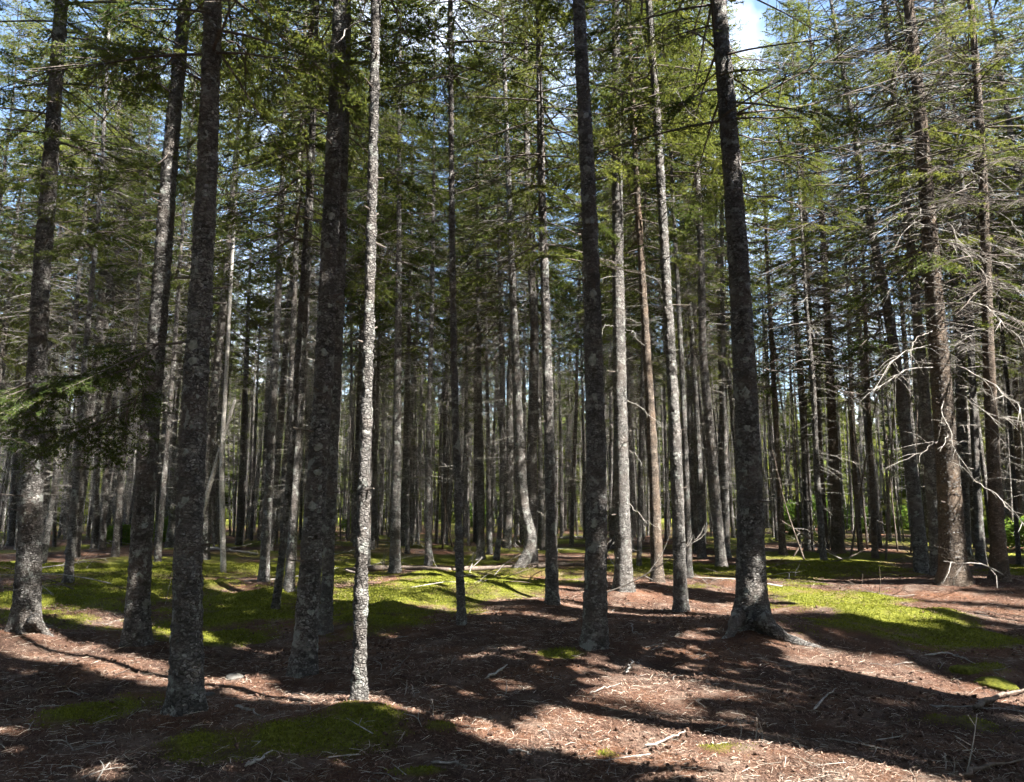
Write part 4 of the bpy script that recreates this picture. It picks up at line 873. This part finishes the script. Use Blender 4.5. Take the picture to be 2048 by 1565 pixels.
# clearing beyond the wood: young spruces and a far edge of trees
crng = np.random.default_rng(55); YL = 'young bushy spruce green to the ground at the back of the stand'
for q in range(80):
    y = crng.uniform(33, 62); x = crng.uniform(-1, 1) * (TANH * y + 3)
    if not free(x, y, 1.4): continue
    root = empty('young_spruce', (x, y, float(ground_z(x, y)[0]))); tag(root, YL, 'tree', 'young spruces in the clearing')
    s = crng.uniform(.3, .8) if y < 44 else crng.uniform(.6, 1.3); a = crng.uniform(0, 6.28); child('crown', SHORT[q % 2], root, (s, s, s), (0, 0, a))
    V, F = tube(np.array([[0, 0, -.1], [0, 0, 2.5], [0, 0, 5.0 * 1]]), [.06, .04, .01], 7); child('trunk', mesh_np('trunk', V, F, [M['limb']]), root, (s, s, s))
    TREES.append((x, y))
FAR_ROOT = empty('far_wood', (0, 75, 0)); tag(FAR_ROOT, 'far edge of the spruce wood closing the view beyond the clearing', 'wood', kind='stuff')
for q in range(190):
    y = crng.uniform(62, 90); x = crng.uniform(-1, 1) * (TANH * y + 4)
    if not free(x, y, 1.3): continue
    g = (x, y - 75, float(ground_z(x, y)[0]))
    s = crng.uniform(.75, 1.25); a = crng.uniform(0, 6.28); child('crown', EDGES[q % 3], FAR_ROOT, (s, s, s), (0, 0, a), g, 'stuff'); child('trunk', FAR_TRUNKS[q % 6], FAR_ROOT, (s, s, s * .7), None, g, 'stuff')
    TREES.append((x, y))

# leafy shrubs in the light
def leaf_soup(n, rx, rz, rng, size):
    u = rng.normal(size=(n, 3)); u /= np.linalg.norm(u, axis=1)[:, None]; rr = rng.uniform(.25, 1, n) ** .5
    lump = 1 + .3 * vnoise(u * 2.2 + 5, 9)
    C = u * (rr * lump)[:, None] * np.array([rx, rx, rz]); C[:, 2] += rz * .95
    a = rng.normal(size=(n, 3)); a[:, 2] *= .5; a /= np.linalg.norm(a, axis=1)[:, None]; b = np.cross(a, rng.normal(size=(n, 3))); b /= np.linalg.norm(b, axis=1)[:, None]
    s = size * rng.uniform(.6, 1.3, n)[:, None]
    return np.concatenate([np.stack([C - a * s, C + b * s * .5, C + a * s], 1), np.stack([C - a * s, C + a * s, C - b * s * .5], 1)])
srng = np.random.default_rng(91)
LS = leaf_soup(2600, .75, .6, srng, .055); SHRUB = soup_mesh('foliage', LS, [M['shrub_leaf']], attrs={'tint': ('FACE', np.tile(srng.uniform(0, 1, 2600), 2))})
ST = np.concatenate([tube_soup(spline([np.zeros(3), np.array([math.cos(a) * .2, math.sin(a) * .2, .5]), np.array([math.cos(a) * .5, math.sin(a) * .5, .95])], 4), [.014, .011, .008, .004], 4) for a in np.linspace(0, 5.4, 7)])
STEMM = soup_mesh('stems', ST, [M['limb']])
for px, y, s, lab in [(2035, 24, 1.0, 'bright green leafy shrub at the right edge behind the stoutest stem'), (1990, 30, 1.2, 'leafy shrub left of the one at the right edge'), (720, 38, 1.1, 'sunlit leafy shrub seen right of the slim pale stem'),
                 (1580, 36, 1.2, None), (1660, 40, 1.3, None), (1720, 37, 1.0, None), (1790, 42, 1.4, None), (255, 27, .9, 'bright shrub between the second and third thick stems at left'), (345, 28, .8, 'small bright shrub just left of the nearest thick stem'),
                 (1620, 46, 1.5, None), (1700, 47, 1.4, None), (1850, 45, 1.6, None), (1750, 50, 1.6, None), (960, 44, 1.2, 'green shrub glimpsed in the clearing at the centre'), (1560, 48, 1.5, None)]:
    x = (px - 1024) / FPX * y
    root = empty('leafy_shrub', (x, y, float(ground_z(x, y)[0]) - .05))
    tag(root, lab or 'sunlit leafy shrub in the bright clearing at the right', 'shrub', 'leafy shrubs in the clearing')
    a = srng.uniform(0, 6.28); child('foliage', SHRUB, root, (s, s, s * srng.uniform(.7, 1.1)), (0, 0, a)); child('stems', STEMM, root, (s, s, s), (0, 0, a))

# ------------------------------------------------------------------ on the forest floor
def floor_pt(px, py, lift=0.0):
    p = on_ground(px, py); p[2] += lift; return p
def stick(name, pts, r, mat, label, cat, group=None, twigs=0, seed=0, lift=.01, taper=.4, segs=8):
    P = np.array([floor_pt(px, py, lift) for px, py in pts]); rng = np.random.default_rng(seed); o0 = P[0].copy(); o0[2] -= lift
    S = spline(P - o0, max(8, 4 * len(pts))); n = len(S); S[1:-1] += rng.normal(0, .010, (n - 2, 3)) * np.array([1, 1, .6])
    parts = [tube(S, np.concatenate([[r * .6], np.linspace(r, r * taper, n - 1)]) * (1 + .12 * rng.normal(size=n)) * (1 if r > .03 else .78), segs)]
    L = np.linalg.norm(S[-1] - S[0])
    for q in range(twigs):
        i = rng.integers(2, n - 1); d = (S[-1] - S[0]) / L + rng.normal(0, .6, 3); d[2] = abs(d[2]) * .4; l = L * rng.uniform(.12, .35)
        parts.append(tube(spline([S[i], S[i] + d * l * .5, S[i] + d * l + [0, 0, .02]], 4), np.linspace(r * .45, .002, 4), 4))
    off = 0; VV, FF = [], []
    for v, f in parts: VV.append(v); FF.append(f + off); off += len(v)
    o = obj(name, mesh_np(name, np.concatenate(VV), np.concatenate(FF), [M[mat]], smooth=True)); o.location = o0
    return tag(o, label, cat, group)
stick('fallen_log', [(690,1143),(800,1139),(900,1143)], .06, 'dead_brown', 'dark fallen log lying across the floor at the foot of the log-end spruce', 'log', seed=1, lift=.03, taper=.8, segs=14)
stick('fallen_log', [(905,1146),(985,1142),(1060,1139)], .05, 'dead_brown', 'thin fallen log under the tangle of dead branches', 'log', seed=2, lift=.06, taper=.7, twigs=3, segs=12)
stick('fallen_log', [(1065,1140),(1110,1136),(1172,1137)], .05, 'dead_brown', 'grey fallen log right of the bent-foot tree', 'log', seed=3, lift=.07, taper=.8, segs=12)
stick('fallen_log', [(395,1098),(450,1104),(515,1112)], .045, 'dead', 'thin grey fallen log on the moss behind the nearest thick spruce', 'log', seed=4, lift=.06, taper=.6, twigs=2)
stick('fallen_log', [(1120,1080),(1170,1078),(1215,1076)], .06, 'dead', 'pale far fallen log behind the stem on the needle mound', 'log', seed=5, lift=.08)
stick('fallen_branch', [(1950,1428),(2000,1404),(2070,1388)], .030, 'dead_brown', 'thick grey fallen branch cut by the right edge in the hollow', 'branch', seed=6, lift=.05)
stick('fallen_branch', [(1850,1316),(1895,1312),(1930,1322),(1998,1355)], .012, 'dead_pale', 'pale forked branch lying on the moss of the right hollow', 'branch', seed=7, twigs=4, lift=.03)
stick('fallen_branch', [(1920,1565),(1975,1548),(2070,1528)], .017, 'dead_brown', 'pale brown branch in the lower right corner', 'branch', seed=8, twigs=2, lift=.04)
stick('fallen_branch', [(1860,1418),(1950,1424),(2060,1430)], .010, 'dead', 'thin straight branch below the thick one at the right edge', 'branch', seed=9, lift=.03)
stick('fallen_stick', [(1628,1428),(1648,1404),(1672,1384)], .014, 'dead', 'short broken stick upright-looking on the shaded right slope', 'stick', seed=10, lift=.03)
stick('fallen_stick', [(490,1540),(520,1525),(545,1508)], .013, 'dead_pale', 'pale stick on dark litter below the foreground moss', 'stick', seed=11, lift=.02)
stick('fallen_stick', [(470,1418),(500,1426),(520,1436)], .014, 'dead', 'grey stick right of the nearest thick spruce foot', 'stick', seed=12, lift=.02)
stick('fallen_stick', [(1262,1252),(1266,1268),(1285,1276)], .010, 'dead', 'curved grey twig on the dark slope right of the needle mound spruce', 'stick', seed=13, lift=.03)
stick('fallen_stick', [(1018,1512),(1040,1508),(1064,1516)], .010, 'dead_pale', 'small curved pale twig at the bottom centre', 'stick', seed=14, lift=.02)
stick('fallen_stick', [(862,1532),(905,1534),(935,1540)], .012, 'dead', 'straight grey twig lying at the bottom left of centre', 'stick', seed=15, lift=.02)
stick('fallen_stick', [(975,1362),(1000,1348),(1015,1336)], .016, 'dead_pale', 'pale split stick in the sunlit patch left of the needle mound', 'stick', seed=16, lift=.03)
stick('fallen_stick', [(1252,1352),(1262,1338),(1262,1325)], .013, 'dead_pale', 'pale curved stick on the sunlit orange needle mound', 'stick', seed=17, lift=.03)
stick('fallen_stick', [(780,1360),(800,1335),(818,1318)], .011, 'dead_brown', 'brown twig in the shade right of the slim pale stem', 'stick', seed=18, lift=.03)
stick('fallen_stick', [(1180,1392),(1210,1380),(1240,1372)], .008, 'dead', 'thin grey twig in the shadow below the needle mound', 'stick', seed=19, lift=.02)
stick('fallen_stick', [(905,1238),(950,1230),(1000,1226)], .010, 'dead_brown', 'brown twig at the upper rim of the dark slope', 'stick', seed=20, lift=.02)
stick('fallen_stick', [(1290,1500),(1340,1488),(1370,1470)], .010, 'dead_pale', 'pale curved twig under the long sunlit foreground patch', 'stick', seed=21, lift=.03)

# tangle of dead branches at the bent foot: each its own branch
for q, pts in enumerate([[(940,1140),(965,1115),(978,1098)], [(960,1150),(1010,1128),(1072,1082)], [(985,1155),(1020,1120),(1080,1098)], [(1060,1148),(1045,1158),(1075,1172)],
                         [(938,1148),(944,1130),(946,1120)], [(1000,1160),(1030,1148),(1085,1128)], [(880,1140),(872,1132),(866,1120)], [(1052,1170),(1068,1150),(1100,1136)]]):
    g = on_ground(*pts[0]); P = [np.zeros(3)] + [at_depth(px, py, g[1] + .1 * (i + 1)) - g for i, (px, py) in enumerate(pts[1:])]
    S = spline(P, 10); V, F = tube(S, np.linspace(.011, .003, 10), 6)
    parts = [(V, F)]; rng = np.random.default_rng(q + 60)
    for w in range(3):
        i = rng.integers(3, 9); d = S[i] - S[i - 2]; d = d / (np.linalg.norm(d) + 1e-6) + rng.normal(0, .5, 3); parts.append(tube(spline([S[i], S[i] + d * .12, S[i] + d * .22], 4), [.005, .004, .003, .002], 4))
    off = 0; VV, FF = [], []
    for v, f in parts: VV.append(v); FF.append(f + off); off += len(v)
    o = obj('fallen_branch', mesh_np('fallen_branch', np.concatenate(VV), np.concatenate(FF), [M['dead_brown' if q % 2 else 'dead']], smooth=True)); o.location = g
    tag(o, 'bare dead branch in the tangle at the foot of the bent tree', 'branch', 'branches of the tangle at the bent foot')

brng = np.random.default_rng(313); BR = [soup_mesh('fallen_branch', b_, [M['dead' if q % 2 else 'dead_brown']]) for q, b_ in enumerate(BARE[2:])]
for q in range(75):
    y = brng.uniform(12.5, 27); x = brng.uniform(-1, 1) * TANH * y
    o = obj('fallen_branch', BR[q % len(BR)]); s = brng.uniform(.7, 1.5); o.scale = (s, s, s); o.location = (x, y, float(ground_z(x, y)[0]) + .03)
    o.rotation_euler = (brng.uniform(0, 6.28), brng.uniform(-.45, .02), brng.uniform(0, 6.28)); tag(o, 'bare dead branch lying on the floor among the stems behind the moss', 'branch', 'brush between the stems')

# small stones
for px, py, s, lab in [(468, 1356, .075, 'pale flat stone right of the nearest thick spruce'), (420, 1390, .04, 'small pale stone half sunk by the nearest thick spruce foot'), (1930, 1345, .12, 'mossy stone in the right hollow above the thick grey branch'), (1990, 1372, .14, 'mossy stone touching the thick grey branch at the right edge')]:
    p = on_ground(px, py); rng = np.random.default_rng(px)
    import bmesh
    bm = bmesh.new(); bmesh.ops.create_icosphere(bm, subdivisions=3, radius=1.0)
    vv = np.array([v.co[:] for v in bm.verts]); dd = 1 + .22 * vnoise(vv * 1.6 + px, 3) + .1 * vnoise(vv * 4 + px, 4)
    for v, q in zip(bm.verts, vv * dd[:, None] * np.array([s * 1.3, s, s * .42])): v.co = q
    me = bpy.data.meshes.new('stone'); bm.to_mesh(me); bm.free(); me.materials.append(M['stone'] if s < .1 else M['floor'])
    me.polygons.foreach_set('use_smooth', np.ones(len(me.polygons), bool))
    if s >= .1:
        a_ = me.attributes.new('moss', 'FLOAT', 'POINT'); a_.data.foreach_set('value', np.full(len(me.vertices), .8, np.float32))
    o = obj('stone', me); o.location = p + np.array([0, 0, s * .1]); o.rotation_euler = (0, 0, rng.uniform(0, 3)); tag(o, lab, 'stone')

# spruce cones
def cone_mesh(name, seed):
    rng = np.random.default_rng(seed); rings, seg = 5, 6; V = []; F = []
    for i in range(rings):
        t = i / (rings - 1); r = .0125 * math.sin(math.pi * (.12 + .82 * t)) ** .7 * (1.15 if i % 2 else .9)
        for j in range(seg):
            a = 2 * math.pi * (j + .5 * (i % 2)) / seg; rr = r * rng.uniform(.85, 1.2); V.append((t * .045 - .0225, math.cos(a) * rr, math.sin(a) * rr + .010))
    for i in range(rings - 1):
        for j in range(seg):
            a, b = i * seg + j, i * seg + (j + 1) % seg; F += [(a, b, b + seg), (a, b + seg, a + seg)]
    return mesh_np(name, np.array(V), np.array(F), [M['cone']])
CONES = [cone_mesh('spruce_cone', s) for s in range(4)]
krng = np.random.default_rng(404)
def scatter(n, ymin, ymax, rng, power=1.6, margin=.3):
    u = rng.random(n); y = (ymin ** (2 - power) + u * (ymax ** (2 - power) - ymin ** (2 - power))) ** (1 / (2 - power))
    x = rng.uniform(-1, 1, n) * (TANH * y * 1.03 + margin); return x, y
cx_, cy_ = scatter(4200, 4.35, 13.5, krng, 1.9)
keep = (moss_amount(cx_, cy_) < .45) | (krng.random(len(cx_)) < .15)
clump = noise2(cx_, cy_, .8, 61) + .7 * noise2(cx_, cy_, .27, 62) + krng.uniform(-.4, .4, len(cx_)) > .05
cx_, cy_ = cx_[keep & clump], cy_[keep & clump]; order = np.argsort(cy_); cx_, cy_ = cx_[order], cy_[order]; cz_ = ground_z(cx_, cy_)
for q in range(min(300, len(cx_))):
    o = obj('spruce_cone', CONES[q % 4]); s = krng.uniform(.5, 1.15); o.scale = (s, s, s)
    o.location = (cx_[q], cy_[q], cz_[q] + .004); o.rotation_euler = (krng.uniform(-.3, .3), krng.uniform(-.5, .5), krng.uniform(0, 6.28))
    tag(o, 'small dark spruce cone lying on the needle litter of the foreground', 'cone', 'fallen spruce cones')
rest = []
base = [np.array([v.co[:] for v in m.vertices]) for m in CONES]; tri = np.array([p.vertices[:] for p in CONES[0].polygons])
for q in range(300, len(cx_)):
    A_ = rot_z(krng.uniform(0, 6.28)) @ rot_y(krng.uniform(-.5, .5)); rest.append((base[q % 4] * krng.uniform(.5, 1.15) @ A_.T + [cx_[q], cy_[q], cz_[q] + .004])[tri])
if rest:
    o = obj('scattered_cones', soup_mesh('scattered_cones', np.concatenate(rest), [M['cone']])); tag(o, 'further small dark spruce cones strewn over the litter behind the foreground', 'cones', kind='stuff')

# fallen twigs one can pick out
TW = []
for s in range(6):
    rng = np.random.default_rng(700 + s); L_ = rng.uniform(.12, .3); S = spline([np.array([-L_ / 2, 0, .006]), np.array([0, rng.uniform(-.03, .03), .018]), np.array([L_ / 2, rng.uniform(-.03, .03), .008])], 6)
    V1, F1 = tube(S, np.linspace(.0036, .0014, 6), 4); V2, F2 = tube(np.array([S[2], S[2] + [L_ * .22, L_ * .15 * rng.choice([-1, 1]), .012]]), [.003, .0015], 3)
    TW.append(mesh_np('twig', np.concatenate([V1, V2]), np.concatenate([F1, F2 + len(V1)]), [M['dead' if s % 3 else 'dead_brown']]))
wx, wy = scatter(420, 4.4, 13, krng, 1.8); wz = ground_z(wx, wy); q2 = 0
for q in range(len(wx)):
    if moss_amount(wx[q], wy[q])[0] > .4 and krng.random() < .7 or q2 >= 170: continue
    o = obj('fallen_twig', TW[q % 6]); s = krng.uniform(.6, 1.5); o.scale = (s, s, s); o.location = (wx[q], wy[q], wz[q] + .006); o.rotation_euler = (krng.uniform(-.15, .15), krng.uniform(-.3, .1), krng.uniform(0, 6.28))
    tag(o, 'short thin dead twig lying loose on the forest floor', 'twig', 'loose twigs on the floor'); q2 += 1

# needle litter: dry needles, bark crumbs and fine twig bits
lrng = np.random.default_rng(606)
lx, ly = scatter(210000, 4.2, 17, lrng, 1.75, .5); mm = moss_amount(lx, ly); kp = (mm < .38) | (lrng.random(len(lx)) < .22); lx, ly = lx[kp], ly[kp]; lz = ground_z(lx, ly); n = len(lx)
a = lrng.uniform(0, 6.283, n); far = 1 + (ly - 4.2) * .07
ln = lrng.gamma(2.2, .011, n) * far + .010; wd = lrng.uniform(.0014, .0034, n) * far
crumb = lrng.random(n) < .16; ln = np.where(crumb, lrng.uniform(.006, .016, n) * far, ln); wd = np.where(crumb, ln * .65, wd)
d = np.stack([np.cos(a), np.sin(a), lrng.normal(.0, .28, n)], 1); sd_ = np.stack([-np.sin(a), np.cos(a), lrng.normal(0, .3, n)], 1)
C = np.stack([lx, ly, lz + lrng.uniform(.002, .014, n)], 1)
S1 = np.stack([C - d * ln[:, None] * .5 - sd_ * wd[:, None], C - d * ln[:, None] * .5 + sd_ * wd[:, None], C + d * ln[:, None] * .5], 1)
t_ = np.clip(lrng.beta(0.9, 1.9, n) + .22 * noise2(lx, ly, 1.1, 63) + .15 * noise2(lx, ly, .3, 65), 0, 1)
o = obj('needle_litter', soup_mesh('needle_litter', S1, [M['litter']], attrs={'tint': ('FACE', t_)})); tag(o, 'reddish brown dry needles and bark crumbs covering the floor', 'needle litter', kind='stuff')

tx, ty = scatter(9000, 4.2, 14, lrng, 1.8, .4); kp = moss_amount(tx, ty) < .45; tx, ty = tx[kp], ty[kp]; tz = ground_z(tx, ty); n = len(tx)
a = lrng.uniform(0, 6.283, n); l = lrng.gamma(2.5, .022, n) + .02; sl = lrng.normal(.06, .22, n); bend = lrng.normal(0, .25, n); rr = lrng.uniform(.0011, .0026, n)
d = np.stack([np.cos(a), np.sin(a), sl], 1); e = np.stack([-np.sin(a), np.cos(a), np.zeros(n)], 1); c0 = np.stack([tx, ty, tz + .006], 1)
pts_ = [c0 - d * (l * .5)[:, None], c0 + e * (bend * l * .3)[:, None] + np.array([0, 0, .006]), c0 + d * (l * .5)[:, None]]; S2 = []
for p, q in ((0, 1), (1, 2)):
    for w in (np.array([0, 0, 1.0]), None):
        wv = e if w is None else np.tile(w, (n, 1)); wv = wv * rr[:, None]
        S2 += [np.stack([pts_[p] - wv, pts_[p] + wv, pts_[q] + wv * .6], 1), np.stack([pts_[p] - wv, pts_[q] + wv * .6, pts_[q] - wv * .6], 1)]
tt = np.clip(lrng.normal(.62, .28, n), 0, 1)
o = obj('twig_litter', soup_mesh('twig_litter', np.concatenate(S2), [M['twig_bit']], attrs={'tint': ('FACE', np.tile(tt, 8))})); tag(o, 'fine dry twig bits strewn through the needle litter', 'twig litter', kind='stuff')

# moss: short upright shoots
mx, my = scatter(620000, 4.2, 19, lrng, 1.5, .5); mm = moss_amount(mx, my); kp = lrng.random(len(mx)) < np.clip((mm - .2) * 1.5, 0, 1); mx, my, mm = mx[kp], my[kp], mm[kp]; n = len(mx)
mz = ground_z(mx, my) + hummock(mx, my, mm); far = 1 + (my - 4.2) * .10
a = lrng.uniform(0, 6.283, n); hgt = lrng.uniform(.006, .019, n) * far ** .7 * (.6 + .6 * mm); wd = lrng.uniform(.003, .0065, n) * far
tw = np.stack([np.cos(a), np.sin(a), np.zeros(n)], 1) * wd[:, None]; ln_ = lrng.normal(0, .5, (n, 3)); ln_[:, 2] = 1; ln_ *= hgt[:, None]
C = np.stack([mx, my, mz - .003], 1)
t_ = np.clip(lrng.normal(.45, .22, n) + .25 * noise2(mx, my, .5, 64), 0, 1)
o = obj('moss', soup_mesh('moss', np.stack([C - tw, C + tw, C + ln_], 1), [M['moss_blade']], attrs={'tint': ('FACE', t_)})); tag(o, 'cushions of yellow-green moss spreading over the floor', 'moss', kind='stuff')

# bleached dry stalks standing up from the litter
for q, (px, py, hh) in enumerate([(1510, 1478, .16), (1524, 1480, .12), (1932, 1545, .34), (1890, 1540, .10), (1480, 1475, .09), (1905, 1548, .12), (540, 1175, .30), (330, 1210, .75), (865, 1432, .12), (1010, 1390, .10), (620, 1420, .07), (808, 1392, .12)]):
    p = on_ground(px, py); rng = np.random.default_rng(q + 800); tp = np.array([rng.uniform(-.25, .25) * hh, rng.uniform(-.1, .1), hh])
    parts = [tube(spline([np.array([0, 0, -.02]), tp * .5 + [.01, 0, 0], tp], 6), np.linspace(.005, .002, 6), 5)]
    for w in range(3):
        u = rng.uniform(.3, .9); parts.append(tube(np.array([tp * u, tp * u + [rng.uniform(-.3, .3) * hh, 0, .18 * hh]]), [.0025, .0012], 3))
    off = 0; VV, FF = [], []
    for v, f in parts: VV.append(v); FF.append(f + off); off += len(v)
    o = obj('dry_stalk', mesh_np('dry_stalk', np.concatenate(VV), np.concatenate(FF), [M['dead_pale']])); o.location = p
    tag(o, 'thin bleached dry stalk standing up from the floor', 'stalk', 'dry stalks')
